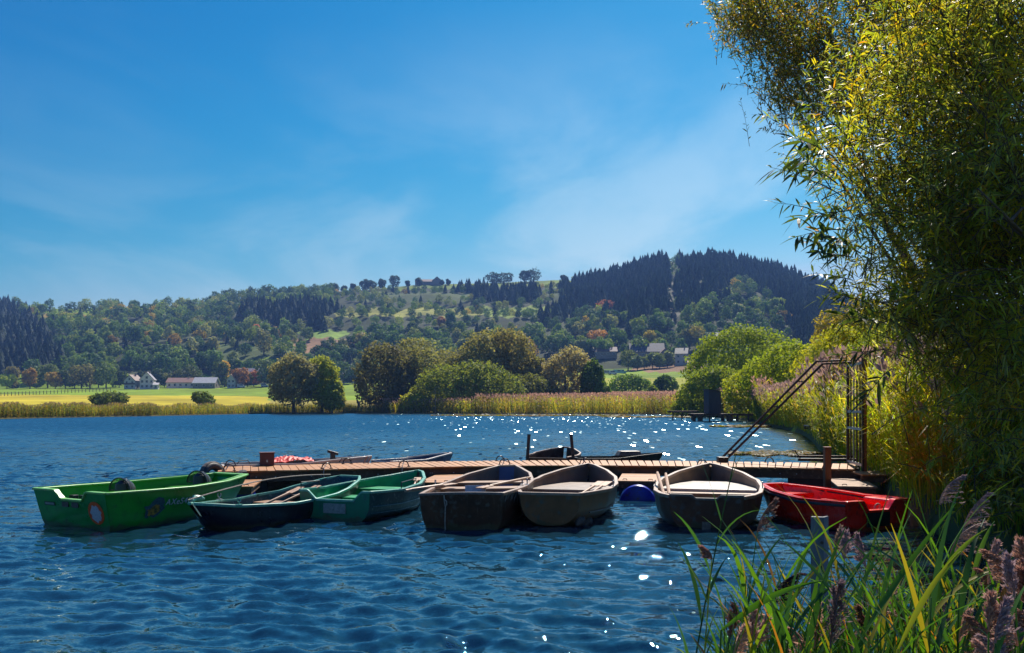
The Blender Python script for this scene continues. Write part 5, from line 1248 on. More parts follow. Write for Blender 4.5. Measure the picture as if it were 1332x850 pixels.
for i, (px, py, w_, h_, lb) in enumerate(vr): tree('garden_tree', lb, px, 538 + (i * 5) % 13 if i not in (0, 1, 8, 10) else 592, w_, h_, vc[i], 350 + i, 1100, .55, 10, .08)
# ------------------------------------------------------------------ shore trees
G_ = (.085, .105, .050)
tree('field_bush', 'round green bush alone on the yellow field, left one', 145, 210, 9.0, 4.3, (.07, .095, .03), 401, 2600, .26, 12, .02, cat='bush')
tree('field_tree', 'small round green tree alone on the yellow field, right one', 266, 205, 5.6, 4.6, (.09, .12, .03), 402, 2400, .22, 12, .14)
tree('silver_willow', 'grey green round willow on the shore beside the yellow green tree', 382, 196, 12.0, 12.6, (.19, .18, .13), 403, 11000, .24, 22, .03, rough=.8, gaps=.55, limbs=9)
tree('alder', 'yellow green tree touching the right side of the grey green shore willow', 419, 200, 8.5, 12.6, (.20, .22, .035), 404, 8000, .24, 20, .04, gaps=.6)
tree('alder', 'low yellow green tree leaning at the foot of the yellow green shore tree', 432, 198, 6, 7, (.19, .21, .04), 405, 3500, .22, 12, .02)
tree('willow_tree', 'dark grey willow, left end of the big willow group', 505, 212, 16, 16, (.105, .10, .065), 406, 13000, .27, 26, .02, rough=.8, gaps=.6)
tree('willow_tree', 'broad olive willow second from the left in the big group', 552, 222, 23, 18.4, (.15, .15, .08), 407, 16000, .28, 30, .03, rough=.8, gaps=.6)
tree('willow_tree', 'tall twin topped willow in the centre of the big group, left half', 622, 222, 16, 20.5, (.18, .17, .09), 408, 13000, .27, 24, .08, rough=.8, gaps=.85, limbs=12, spread=.6, trunkr=.45)
tree('willow_tree', 'tall willow with dark trunks, right half of the central pair', 660, 224, 15, 20.5, (.17, .15, .075), 409, 12000, .27, 24, .06, rough=.8, gaps=.85, limbs=12, spread=.6, trunkr=.55)
tree('willow_tree', 'smaller grey olive willow right of the central pair', 688, 222, 11, 14, (.15, .145, .075), 410, 8000, .26, 18, .03, rough=.8, gaps=.6)
tree('silver_willow', 'silvery brown willow, right end of the big willow group', 736, 218, 13.2, 15.6, (.23, .20, .15), 411, 11500, .25, 24, .03, rough=.85, gaps=.55)
tree('poplar', 'slim dark green tree right of the silvery brown willow', 772, 212, 6.4, 12, (.06, .10, .025), 412, 5000, .24, 16, .02)
tree('alder', 'low bright green tree at the foot of the slim dark tree', 784, 210, 5.5, 7, (.08, .13, .025), 413, 3000, .22, 12, .02)
RS = 1.25
def shrub(label, px, Y, w_, d_, h_, colr, seed, nq=12000, size=.22, nl=26, name='shrub'):
    q = random.Random(seed); L_ = [(0, 0, h_ * .38, w_ * .42, d_ * .42, h_ * .46)]
    for i in range(nl):
        a = q.uniform(0, 6.28); e = q.random() ** .6; rr = q.uniform(.13, .22) * min(w_, h_ * 2.2)
        L_.append((math.cos(a) * w_ * .36 * e, math.sin(a) * d_ * .36 * e, h_ * (.72 * math.sqrt(max(0, 1 - (e * .92) ** 2)) + .05), rr, rr, rr * .9))
    tree(name, label, px, Y, w_, h_, colr, seed, nq, size, cat='shrub', lobes=L_, limbs=8, trunkr=.15, parts=('foliage', 'stem'), gaps=.45, rough=.8)
shrub('huge dome shaped green shrub on the shore in front of the big willows', 608, 203, 27, 14, 10.0, (.125, .150, .035), 420, 20000, .24, 40)
shrub('darker dome shaped shrub between the huge dome and the silvery willow', 690, 210, 15, 10, 7.6, (.10, .11, .045), 421, 9000)
shrub('yellow green low shrub at the left foot of the huge dome shrub', 543, 200, 9, 6, 5, (.22, .22, .03), 422, 4500)
shrub('round green shrub in the meadow before the parked vans', 818, 300, 17, 10, 7.2, (.07, .12, .02), 423, 5000, .32)
shrub('small dark green tree-like shrub in the meadow left of the green shrub bank', 866, 290, 9, 7, 8, (.045, .08, .02), 424, 3500, .3)
shrub('tiny yellow green shrub between the two meadow shrubs', 848, 285, 5.5, 4, 4.5, (.12, .16, .025), 425, 1500, .3)
GB = (.105, .155, .018)
shrub('low green shrub at the left tip of the shrub bank', 893, 150, 7, 6, 5.5, (.16, .19, .02), 430, 6000, .16)
shrub('large dome of bright green shrub, highest of the right shrub bank', 975, 150, 22, 13, 13.6, (.14, .18, .018), 431, 26000, .19, 44)
shrub('mid green shrub in front of the large dome on the right', 928, 140, 12, 8, 8.4, (.15, .19, .02), 432, 12000, .17)
shrub('yellow green shrub in the middle of the right shrub bank', 985, 104, 9, 6, 6.0, (.23, .25, .018), 433, 11000, .13)
shrub('broad green shrub behind the reeds left of the steel gate', 1035, 92, 12, 8, 7.2, (.18, .22, .018), 434, 17000, .13, 36)
shrub('bright yellow green shrub behind the steel gate', 1105, 84, 12, 8, 7.6, (.27, .27, .018), 435, 16000, .12, 34)
shrub('large green shrub behind the near willow at the right', 1190, 78, 14, 9, 8.2, (.18, .22, .02), 436, 15000, .12, 34)
shrub('green shrub at the right picture edge behind the near willow', 1300, 70, 14, 9, 8, (.17, .21, .02), 437, 9000, .13)
tree('golden_tree', 'golden olive tree rising behind the yellow green shrubs', 1098, 128, 9.5, 13.5, (.24, .19, .02), 440, 10000, .16, 22, .04)
tree('golden_tree', 'olive tree half hidden behind the near willow', 1180, 125, 13, 13, (.15, .16, .02), 441, 8000, .17, 20, .04)

# ------------------------------------------------------------------ reed beds (nobody could count them)
def reeds(name, label, px, Y, h_, wid, leafn, seed, cols, pcol, plume=1.0, fine=1.0, zoff=0.):
    g = np.random.default_rng(seed); n = len(px); X_ = (px - CX) / F * Y; Z_ = np.maximum(gz(px, Y), -.1) + zoff
    base = np.stack([X_, Y, Z_], 1); lean = g.normal(0, .10, (n, 2)) + np.array([-.06, 0]); tip = base + np.stack([lean[:, 0] * h_, lean[:, 1] * h_, h_], 1)
    th = g.uniform(0, 3.14, n); side = np.stack([np.cos(th), np.sin(th), np.zeros(n)], 1)
    ci = g.integers(0, len(cols), n); cc = np.array(cols)[ci] * g.uniform(.7, 1.3, (n, 1)) * 1.45 * (1 + .38 * np.sin(X_ * .55 + 2 * np.sin(X_ * .17)) * np.sin(X_ * .21 + Y * .1))[:, None]
    Vs, Cs, Ms = [], [], []
    w0 = wid * .35
    Vs.append(np.stack([base - side * w0[:, None], base + side * w0[:, None], tip + side * w0[:, None] * .4, tip - side * w0[:, None] * .4], 1)); Cs.append(cc); Ms.append(np.zeros(n, int))
    for k in range(leafn):
        f_ = g.uniform(.12, .92, n)[:, None]; p_ = base + (tip - base) * f_; a = g.uniform(0, 6.283, n); out = np.stack([np.cos(a), np.sin(a), g.uniform(.1, 1.6, n)], 1); out = unit(out)
        L_ = (h_ * g.uniform(.14, .26, n) * fine)[:, None]; sd = unit(np.cross(out, [0, 0, 1.0])) * wid[:, None]
        mid = p_ + out * L_ * .5; end = p_ + out * L_ + np.array([0, 0, -1.]) * L_ * g.uniform(.0, .5, (n, 1))
        Vs.append(np.stack([p_, mid + sd * .6, end, mid - sd * .6], 1)); Cs.append(cc * g.uniform(.8, 1.3, (n, 1)) * np.where(f_ < .35, np.array([[.95, .85, .6]]), 1.0)); Ms.append(np.zeros(n, int))
    has = g.random(n) < plume; m_ = has.sum()
    for k in range(4):
        t_ = tip[has]; hh = h_[has][:, None]; a = g.uniform(0, 6.283, m_); dr = np.stack([np.cos(a) * .45 - .35, np.sin(a) * .45, np.full(m_, .8)], 1); dr = unit(dr); L_ = hh * .11 * g.uniform(.7, 1.2, (m_, 1))
        sd = unit(np.cross(dr, g.normal(size=(m_, 3)))) * hh * .018 * (1 + .3 * g.normal(size=(m_, 1))); s0 = t_ - np.array([0, 0, 1]) * hh * g.uniform(.0, .08, (m_, 1))
        Vs.append(np.stack([s0, s0 + dr * L_ * .5 + sd, s0 + dr * L_, s0 + dr * L_ * .5 - sd], 1)); Cs.append(np.array(pcol) * g.uniform(.7, 1.3, (m_, 1))); Ms.append(np.ones(m_, int))
    V = np.concatenate(Vs); me = np_mesh(name, V, 4, [M['reed'], M['plume']], np.repeat(np.concatenate(Cs), 4, 0), np.concatenate(Ms))
    o = link_mesh(name, me); return tag(o, label, None, None, 'stuff')
RC = [(.13, .16, .02), (.20, .18, .025), (.24, .17, .03), (.09, .13, .02), (.17, .19, .02)]
RO = [(.12, .125, .018), (.09, .11, .018), (.055, .08, .02), (.17, .12, .03)]
PINK = (.56, .34, .25)
n = 15000; px = rng.uniform(-120, 505, n); Y = Ys(px) * (1 + .001 + .12 * rng.random(n) ** 1.2)
ht = 1.35 * rng.uniform(.6, 1.3, n) * (1 + .18 * np.sin(px * .11) * np.sin(px * .037)); reeds('reed_belt', 'golden brown reed belt along the left lake shore', px, Y, ht, np.full(n, .10), 4, 1, RO, (.30, .20, .13), .5)
n = 26000; px = rng.uniform(500, 1000, n); Y = Ys(px) * (1 + .001 + .30 * rng.random(n)); Y = np.where(px > 880, Ys(px) + 60 * rng.random(n), Y)
ht = 3.35 * rng.uniform(.65, 1.2, n) * np.where(px < 620, .78, 1) ; reeds('reed_belt', 'tall reed belt with pinkish plumes along the middle shore', px, Y, ht, np.full(n, .11), 4, 2, RC, PINK, 1.0)
n = 20000; px = rng.uniform(985, 1240, n); u = rng.random(n); Y = np.maximum(Ys(px), 26) * (1.0 + .01) + u * (92 - np.maximum(Ys(px), 26)).clip(3) ; Y = np.minimum(Y, 100)
reeds('reed_bed', 'dense yellow green reed bed with pinkish plumes right of the lake', px, Y, 2.6 * rng.uniform(.75, 1.15, n), np.full(n, .045), 7, 3, [(.17, .21, .02), (.22, .21, .02), (.12, .17, .015), (.27, .20, .03)], (.46, .31, .25), .75)
n = 6800; px = rng.uniform(1050, 1420, n); Y = Ys(px) * 1.0 + rng.random(n) ** 1.3 * 16 + .1
hgt = np.interp(px, [1050, 1120, 1180, 1420], [1.9, 2.0, 2.3, 2.3]) * rng.uniform(.55, 1.1, n)
reeds('bank_reeds', 'near yellow green reeds and leafy stems on the right bank', px, Y, hgt, np.full(n, .020), 13, 4, [(.24, .29, .02), (.29, .29, .02), (.17, .25, .018), (.33, .25, .03), (.12, .20, .02)], (.36, .27, .24), .22, 1.1)

# floating leaf mats
def mat_strip(name, label, pts, seed, n=1500, r=.30):
    g = np.random.default_rng(seed); px, py, hw, hy = pts
    X_ = g.uniform(-1, 1, n); keep = np.abs(g.normal(size=n)) < 3
    a = X_; yo = g.uniform(-1, 1, n) * (1 - a ** 2 * .75) * (.7 + .3 * np.sin(a * 9 + seed))
    P_ = px + hw * a; Q_ = py + hy * yo; Y = H * F / (Q_ - HY); c = np.stack([(P_ - CX) / F * Y, Y, np.full(n, .02) + g.uniform(0, .05, n)], 1)
    nn = unit(np.stack([g.normal(0, .14, n), g.normal(0, .14, n), np.ones(n)], 1)); V = clump_faces(c, nn, r * g.uniform(.5, 1.2, n), 1.1, g)
    cc = np.array([(.12, .11, .015), (.15, .10, .02), (.07, .085, .015), (.10, .06, .02)])[g.integers(0, 4, n)] * g.uniform(.7, 1.3, (n, 1))
    tag(link_mesh(name, np_mesh(name, V, 4, M['reed'], np.repeat(cc, 4, 0))), label, None, None, 'stuff')
mat_strip('lily_mat', 'long strip of floating leaves off the middle reed belt', (690, 541, 128, 1.1), 1, 2600, .55)
mat_strip('lily_mat', 'strip of floating leaves left of the hut jetty', (845, 543.0, 62, .8), 2, 1500, .5)
mat_strip('lily_mat', 'short strip of floating leaves right of the hut jetty', (968, 555.5, 42, 1.3), 3, 1200, .32)
mat_strip('lily_mat', 'patch of floating leaves behind the pier below the reeds', (1010, 591, 62, 4.5), 4, 2600, .075)
# ------------------------------------------------------------------ near willow
def leaf_set(base, dr, L_, wd, g, droop=.25):
    """lanceolate leaves: 4 quads each along a bent midrib"""
    n = len(base); up = np.array([0, 0, 1.]); sd = unit(np.cross(dr, up + g.normal(0, .6, (n, 3)))); nrm = np.cross(sd, dr)
    L_ = L_[:, None]; wd = wd[:, None]
    def pt(t): return base + dr * L_ * t - up * L_ * droop * t * t
    prof = [(0, .06), (.3, .9), (.62, .85), (1, .02)]
    fs = []
    for (t0, w0), (t1, w1) in zip(prof, prof[1:]):
        a, b_ = pt(t0), pt(t1)
        fs.append(np.stack([a - sd * wd * w0, a + sd * wd * w0, b_ + sd * wd * w1, b_ - sd * wd * w1], 1))
    return np.stack(fs, 1).reshape(-1, 4, 3)
def shoots(org, dirs, Ls, nleaf, leafL, leafW, g, droop=.35, cols=None):
    n = len(org); V = []; Cc = []; stems = []
    t_prev = org.copy(); d_ = dirs.copy(); seg = 5; pts = [org]
    for k in range(seg):
        d_ = unit(d_ + np.array([0, 0, -1.]) * droop / seg + g.normal(0, .05, d_.shape)); t_prev = t_prev + d_ * (Ls / seg)[:, None]; pts.append(t_prev)
    pts = np.stack(pts, 1)
    hue = cols[g.integers(0, len(cols), n)]
    for k in range(nleaf):
        f_ = (k + g.random(n)) / nleaf * (seg - .001) ; f_ = f_ * .9 + .1 * seg * .98; i = np.minimum(f_.astype(int), seg - 1); fr = (f_ - i)[:, None]
        a = pts[np.arange(n), i]; b_ = pts[np.arange(n), i + 1]; p_ = a + (b_ - a) * fr; ax = unit(b_ - a)
        r = unit(np.cross(ax, g.normal(size=(n, 3)))); out = unit(ax * g.uniform(.45, 1.1, (n, 1)) + r * .75)
        V.append(leaf_set(p_, out, leafL * g.uniform(.6, 1.25, n), leafW * g.uniform(.7, 1.2, n), g)); c = hue * g.uniform(.65, 1.35, (n, 1)); old = g.random(n) < .018; c[old] = (.42, .22, .02); Cc.append(np.repeat(c, 3, 0))
    sw = .004
    for k in range(seg):
        a, b_ = pts[:, k], pts[:, k + 1]; s1 = unit(np.cross(b_ - a, g.normal(size=(n, 3)))); s2 = np.cross(unit(b_ - a), s1); w_ = sw * (1.3 - k / seg)
        stems.append(np.stack([a - s1 * w_, a + s1 * w_, b_ + s1 * w_ * .8, b_ - s1 * w_ * .8], 1)); stems.append(np.stack([a - s2 * w_, a + s2 * w_, b_ + s2 * w_ * .8, b_ - s2 * w_ * .8], 1))
    return np.concatenate(V), np.concatenate(Cc), np.concatenate(stems)
def in_poly_np(x, y, poly):
    c = np.zeros(len(x), bool); j = len(poly) - 1
    for i in range(len(poly)):
        xi, yi = poly[i]; xj, yj = poly[j]; c ^= ((yi > y) != (yj > y)) & (x < (xj - xi) * (y - yi) / (yj - yi + 1e-9) + xi); j = i
    return c
def willow(name, label, poly, Yr, n, root, limbs, leafL, leafW, nleaf, seed, cols, centre, Ls=(.35, .8), droop=.35, box=None, dens=None, spread=1.0):
    g = np.random.default_rng(seed); root = Vector(root)
    xs = np.array([p[0] for p in poly]); ys = np.array([p[1] for p in poly]); P_, Q_, Y_ = [], [], []
    tot = 0
    while tot < n:
        x = g.uniform(xs.min(), xs.max(), n * 2); y = g.uniform(ys.min(), ys.max(), n * 2); k = in_poly_np(x, y, poly)
        if dens is not None: k &= g.random(len(x)) < dens(x, y)
        P_.append(x[k]); Q_.append(y[k]); tot += k.sum()
    px = np.concatenate(P_)[:n]; py = np.concatenate(Q_)[:n]
    c0, c1 = Yr; nc = n // 13; Y = g.uniform(c0, c1, nc)
    cl = np.stack([(px[:nc] - CX) / F * Y, Y, H - (py[:nc] - HY) / F * Y], 1); ci = g.integers(0, nc, n)
    org = cl[ci] + g.normal(0, 1, (n, 3)) * np.array([.20, .26, .17]) * spread; cen = np.array(centre)
    dr = unit(unit(org - cen) * .9 + g.normal(0, .55, org.shape) + np.array([-.1, -.05, .25]))
    Ln = g.uniform(*Ls, n)
    org2 = org - dr * Ln[:, None] * .75
    V, Cc, St = shoots(org2, dr, Ln, nleaf, leafL, leafW, g, droop, np.array(cols))
    o = thing(name, root, 0, label, 'tree'); off = np.array(root)
    c = link_mesh('crown', np_mesh('crown', V - off, 4, M['willowleaf'], np.repeat(Cc, 4, 0)), o)
    tw = np_mesh('twigs', St - off, 4, M['bark']); link_mesh('twigs', tw, o)
    mb = MB(); q = random.Random(seed)
    base = Vector((0, 0, 0)); r0 = .16
    fork = Vector((-.2, 0, 1.1)); mb.tube([base - Vector((0, 0, .4)), base, fork * .5, fork], [.26, .22, .18, .16], 10); mb.build('trunk', M['bark'], o, smooth=True)
    for i in range(limbs):
        k = q.randrange(n); tgt = Vector(org[k]) - root; m1 = fork.lerp(tgt, .35) + Vector((q.uniform(-.3, .3), q.uniform(-.3, .3), q.uniform(.1, .5))); m2 = fork.lerp(tgt, .7) + Vector((q.uniform(-.2, .2), q.uniform(-.2, .2), q.uniform(.0, .4)))
        lb = MB(); rr = q.uniform(.04, .085); lb.tube([fork, m1, m2, tgt], [rr, rr * .6, rr * .32, .006], 7)
        for j in range(5):
            t_ = q.uniform(.3, .95); s = (m1.lerp(m2, (t_ - .3) / .35) if t_ < .65 else m2.lerp(tgt, (t_ - .65) / .35)); e = s + Vector((q.uniform(-.6, .35), q.uniform(-.5, .5), q.uniform(-.1, .7)))
            lb.tube([s, s.lerp(e, .5) + Vector((0, 0, .08)), e], [rr * .28, rr * .18, .004], 5)
        lb.build('limb', M['bark'], o, smooth=True)
    print(name, len(V))
    return o
WC = [(.20, .27, .04), (.26, .30, .04), (.16, .23, .08), (.38, .35, .03), (.28, .33, .16), (.26, .24, .04)]
near_poly = [(x_ + (18 if y_ < 420 else 38) if x_ < 1300 else x_, y_) for x_, y_ in [(1125, -60), (1100, 30), (1078, 90), (1062, 135), (1052, 180), (1058, 215), (1050, 250), (1072, 285), (1066, 330), (1082, 352), (1100, 385), (1118, 402), (1120, 440), (1150, 460), (1182, 510), (1205, 545), (1222, 590), (1240, 640), (1262, 668), (1290, 690), (1345, 705), (1480, 720), (1500, -60)]]
edge = itp([(-60, 1125), (30, 1100), (135, 1062), (250, 1050), (330, 1066), (400, 1118), (470, 1150), (545, 1200), (640, 1240), (705, 1345)])
dn = lambda x, y: np.clip((x - 22 - edge(y)) / 150, .16, 1) * np.where(x > 1345, .18, 1) * np.where(y < 400, 1, .62)
willow('near_willow', 'big leafy willow filling the right side of the picture', near_poly, (7.0, 10.6), 3900, (7.6, 10.4, .25), 40, .125, .0082, 17, 5, WC, (6.2, 10.5, 2.2), (.4, .95), .4, dens=dn)
# long shoots sticking out to the left
far_poly = [(938, -5), (945, 30), (975, 50), (1000, 62), (1010, 95), (998, 118), (1012, 138), (1040, 140), (1062, 128), (1090, 150), (1150, 120), (1250, 60), (1300, -60), (960, -60)]
willow('back_willow', 'smaller leaved willow branch reaching into the sky at upper left of the near willow', far_poly, (14, 18), 3000, (9.5, 17.0, .3), 14, .105, .0125, 13, 6, [(.13, .17, .03), (.19, .18, .03), (.26, .20, .03), (.09, .13, .03)], (6.5, 16, 5.0), (.4, .9), .3, spread=1.25)
def stray(px, py, Y, qx, qy, nL, seed):
    a = P(px, py, Y); b_ = P(qx, qy, Y - .4); return (np.array(a), np.array(b_), nL)
strays = [((1095, 255), (1008, 212)), ((1100, 290), (1010, 268)), ((1110, 335), (1045, 335)), ((1110, 365), (1060, 352)), ((1125, 200), (1032, 160)), ((1090, 240), (1035, 205)), ((1130, 395), (1080, 385)), ((1110, 300), (1040, 300)), ((1105, 180), (1040, 135)), ((1090, 120), (1050, 90)), ((1150, 455), (1090, 470)), ((1160, 480), (1110, 520)), ((1120, 330), (1070, 300)), ((1150, 420), (1100, 410)), ((1085, 205), (1028, 185)), ((1085, 225), (1018, 232)), ((1100, 275), (1030, 292)), ((1095, 320), (1048, 318))]
g = np.random.default_rng(12); og, dd, ll = [], [], []
for (a, b2) in strays:
    Y = rnd.uniform(5.6, 7.6); A = np.array(P(*a, Y)); Bq = np.array(P(*b2, Y - .3)); og.append(A); dd.append((Bq - A) / np.linalg.norm(Bq - A) + np.array([0, 0, .12])); ll.append(np.linalg.norm(Bq - A))
nw = [o for o in bpy.data.objects if o.name.startswith('near_willow')][0]; off = np.array(nw.location)
for k in range(len(og)):
    V, Cc, St = shoots(np.array(og[k:k + 1]), unit(np.array(dd[k:k + 1])), np.array(ll[k:k + 1]), 24, .145, .0125, g, .25, np.array([(.05, .085, .025), (.04, .07, .02)]))
    c = link_mesh('shoot', np_mesh('shoot', V - off, 4, M['willowleaf'], np.repeat(Cc, 4, 0)), nw); link_mesh('stem', np_mesh('stem', St - off, 4, M['bark']), c)
# yellow spray above the gate
g = np.random.default_rng(15); n = 26; A = np.stack([np.full(n, 0.)] * 3, 1)
for i in range(n): A[i] = np.array(P(g.uniform(1095, 1140), g.uniform(408, 440), 11.5))
V, Cc, St = shoots(A, unit(np.stack([g.normal(-.4, .4, n), g.normal(0, .4, n), g.normal(.0, .3, n)], 1)), g.uniform(.2, .45, n), 12, .10, .009, g, .5, np.array([(.42, .36, .02), (.26, .30, .02)]))
link_mesh('yellow_spray', np_mesh('yellow_spray', V - off, 4, M['willowleaf'], np.repeat(Cc, 4, 0)), nw)

# ------------------------------------------------------------------ foreground reeds, each plant a thing
def blade(mb, base, az, L_, wd, tilt, droop, q, twist=0., mi=None):
    n = 7; p_ = Vector(base); e = tilt; vs = []; d0 = Vector((math.cos(az), math.sin(az), 0)); sd = Vector((-d0.y, d0.x, 0))
    for i in range(n + 1):
        t_ = i / n; w_ = wd * (min(1, .35 + t_ * 3.2)) * (1 - max(0, t_ - .35) / .65) ** .8 + .0006
        up = Vector((-d0.x * math.cos(e), -d0.y * math.cos(e), math.sin(e))) ; s2 = (sd * math.cos(twist * t_) + up * math.sin(twist * t_))
        fold = Vector((0, 0, w_ * .25))
        vs += [p_ - s2 * w_ + fold, p_, p_ + s2 * w_ + fold]
        p_ = p_ + (d0 * math.sin(e) + Vector((0, 0, math.cos(e)))) * (L_ / n); e += droop / n * (.4 + 1.2 * t_)
    fs = []
    for i in range(n): fs += [(i * 3, i * 3 + 1, i * 3 + 4, i * 3 + 3), (i * 3 + 1, i * 3 + 2, i * 3 + 5, i * 3 + 4)]
    mb.add(vs, fs, mi)
def plume_mb(mb, base, d_, L_, q, side, dens=1.0):
    """panicle: many thin branchlets with seed tufts, drooping to one side"""
    p_ = Vector(base); ax = Vector(d_).normalized(); pts = [p_.copy()]
    for i in range(8):
        ax = (ax + Vector((side[0], side[1], -.25)) * .16).normalized(); p_ = p_ + ax * L_ / 8; pts.append(p_.copy())
    mb.tube(pts, [.003 - .0003 * i for i in range(9)], 5, 0)
    nb = int(44 * dens)
    for i in range(nb):
        t_ = (i / nb) ** .9 * 7.6; k = int(t_); s = pts[k].lerp(pts[k + 1], t_ - k); ln = L_ * (.50 - .40 * t_ / 8) * q.uniform(.6, 1.15)
        a = q.uniform(0, 6.28); o_ = (ax * .95 + Vector((math.cos(a) * .38, math.sin(a) * .38, .12)) + Vector((side[0], side[1], -.2)) * .45).normalized()
        m1 = s + o_ * ln * .5; e = s + o_ * ln + Vector((side[0] * .15, side[1] * .15, -.35)) * ln * .5
        for j in range(13):
            tj = q.random() ** .8; c_ = s.lerp(m1, tj * 2) if tj < .5 else m1.lerp(e, tj * 2 - 1)
            dd_ = ((e - s).normalized() + Vector((q.uniform(-.55, .55), q.uniform(-.55, .55), q.uniform(-.5, .35)))).normalized(); l2 = q.uniform(.010, .021); s1 = dd_.orthogonal().normalized() * q.uniform(.0016, .0034); s1.rotate(Matrix.Rotation(q.uniform(0, 3.1), 3, dd_))
            mb.add([c_, c_ + dd_ * l2 * .45 + s1, c_ + dd_ * l2, c_ + dd_ * l2 * .45 - s1], [(0, 1, 2, 3)], 1)
        mb.tube([s, m1, e], [.0011, .0008, .0005], 3, 0, caps=False)
def colmesh(mb, name, mats, colr, parent, var=.25, seed=0, smooth=False):
    me = bpy.data.meshes.new(name); me.from_pydata(mb.v, [], mb.f)
    for m_ in mats: me.materials.append(m_)
    me.polygons.foreach_set('material_index', mb.m)
    g = np.random.default_rng(seed); c = np.ones((len(mb.v), 4), np.float32); k = max(1, len(mb.v) // 24); b_ = g.uniform(1 - var, 1 + var, k + 2); c[:, :3] = (np.array(colr) * b_[np.minimum(np.arange(len(mb.v)) // 24, k)][:, None])
    ca = me.attributes.new('Col', 'FLOAT_COLOR', 'POINT'); ca.data.foreach_set('color', c.ravel())
    if smooth: me.polygons.foreach_set('use_smooth', [True] * len(mb.f))
    me.update(); return link_mesh(name, me, parent)
GC = [(.06, .17, .018), (.085, .21, .02), (.15, .25, .018), (.045, .135, .025), (.035, .11, .035)]
PC = [(.46, .32, .32), (.36, .27, .29), (.50, .35, .30), (.24, .14, .12), (.58, .42, .36)]
def reed_plant(px, Y, ztop, seed, label, lean=(-.1, 0), nl=8, leafL=.5, plume=.22, colr=None, pcol=None, wide=1.0, group=None, pside=(-1, 0), pd=1.0):
    q = random.Random(seed); X_ = (px - CX) / F * Y; z0 = max(float(gz(px, Y)), -.35); root = Vector((X_, Y, z0 - .02)); ztop = ztop - plume * .75; hh = ztop - z0
    root.x -= lean[0] * hh; root.y -= lean[1] * hh
    o = thing('reed', root, 0, label, 'reed', group)
    def sp(t_): return Vector((lean[0] * hh * t_ ** 1.4, lean[1] * hh * t_ ** 1.4, hh * t_))
    if px < 1000: leafL *= .62; plume *= .8
    mb = MB(); mb.tube([sp(i / 8) for i in range(9)], [.0052 - .0004 * i for i in range(9)], 6); c_ = colr or q.choice(GC)
    colmesh(mb, 'stalk', [M['blade']], (c_[0] * 1.5, c_[1] * 1.2, c_[2]), o, .15, seed, True)
    for i in range(nl):
        mb = MB(); t_ = .35 + .6 * (i + q.random() * .6) / nl; az = (i % 2) * math.pi + q.uniform(-.9, .9)
        blade(mb, sp(t_), az, leafL * q.uniform(.65, 1.15), .0082 * wide * q.uniform(.7, 1.25), q.uniform(.10, .55), q.uniform(.1, 1.3), q, q.uniform(-1.2, 1.2))
        k = q.random(); cc = c_ if k < .86 else ((.30, .26, .03) if k < .95 else (.38, .17, .03))
        colmesh(mb, 'leaf', [M['blade']], cc, o, .12, seed + i, True)
    if plume:
        mb = MB(); plume_mb(mb, sp(1), Vector((lean[0], lean[1], 1)), plume, q, pside, pd); colmesh(mb, 'plume', [M['blade'], M['plume']], tuple(np.array(pcol or q.choice(PC)) * (1.12, 1.03, .95)), o, .3, seed)
    return o
q = random.Random(77)
GP = 'reeds growing in the foreground'
# the ones that stand out
sal = [(957, 3.6, H - (585 - 528) / F * 3.6, dict(lean=(.16, 0), nl=9, leafL=.55, plume=0, wide=1.0), 'tall leaning reed crossing in front of the plum grey boat'),
       (985, 3.7, H - (640 - 528) / F * 3.7, dict(lean=(.10, 0), nl=3, plume=.20, pside=(.5, 0), pcol=(.20, .13, .12)), 'reed with brown drooping plume between the plum boat and the red dinghy'),
       (926, 3.4, H - (700 - 528) / F * 3.4, dict(lean=(.06, 0), nl=4, leafL=.40, plume=.08, pcol=(.34, .19, .18)), 'leftmost reed of the foreground with a tiny reddish plume'),
       (1000, 3.2, H - (735 - 528) / F * 3.2, dict(lean=(.08, 0), nl=5, plume=.17, pside=(1, 0), pcol=(.075, .045, .06)), 'reed with dark purple plume bending right above the water'),
       (1080, 2.7, H - (770 - 528) / F * 2.7, dict(lean=(.05, 0), nl=4, plume=.20, pside=(.1, 0), pcol=(.17, .135, .16), pd=1.5), 'reed with large dense grey plume below the weathered post'),
       (1082, 3.6, H - (690 - 528) / F * 3.6, dict(lean=(.05, 0), nl=4, plume=.15, pside=(.3, .1), pcol=(.33, .25, .20), pd=1.1), 'reed with pale beige plume against the weathered post'),
       (1098, 3.5, H - (695 - 528) / F * 3.5, dict(lean=(.0, 0), nl=4, plume=.12, pside=(.1, .1), pcol=(.36, .27, .31), pd=1), 'reed with small lilac plume in front of the red dinghy'),
       (1126, 3.6, H - (700 - 528) / F * 3.6, dict(lean=(.02, 0), nl=4, plume=.14, pside=(-.3, .1), pcol=(.33, .24, .29)), 'reed with lilac plume below the motor plate of the red dinghy'),
       (1222, 4.4, H - (612 - 528) / F * 4.4, dict(lean=(.0, 0), nl=5, plume=.20, pside=(1, .0), pcol=(.30, .24, .26)), 'reed with grey plume bending right before the yellow green bank'),
       (1252, 4.2, H - (640 - 528) / F * 4.2, dict(lean=(.05, 0), nl=5, plume=.24, pside=(.7, .0), pcol=(.40, .29, .29), pd=1.2), 'reed with the tallest pinkish plume on the right'),
       (1236, 3.9, H - (668 - 528) / F * 3.9, dict(lean=(.04, 0), nl=4, plume=.22, pside=(1.2, .1), pcol=(.38, .28, .25)), 'reed with wide pale plume stretched to the right under the tallest one'),
       (1298, 4.5, H - (720 - 528) / F * 4.5, dict(lean=(.04, 0), nl=3, plume=.14, pside=(.2, .0), pcol=(.26, .25, .28)), 'reed with silvery grey plume in the shade of the willow')]
for i, (px, Y, zt_, kw, lb) in enumerate(sal): reed_plant(px, Y, zt_, 900 + i, lb, group=GP, **kw)
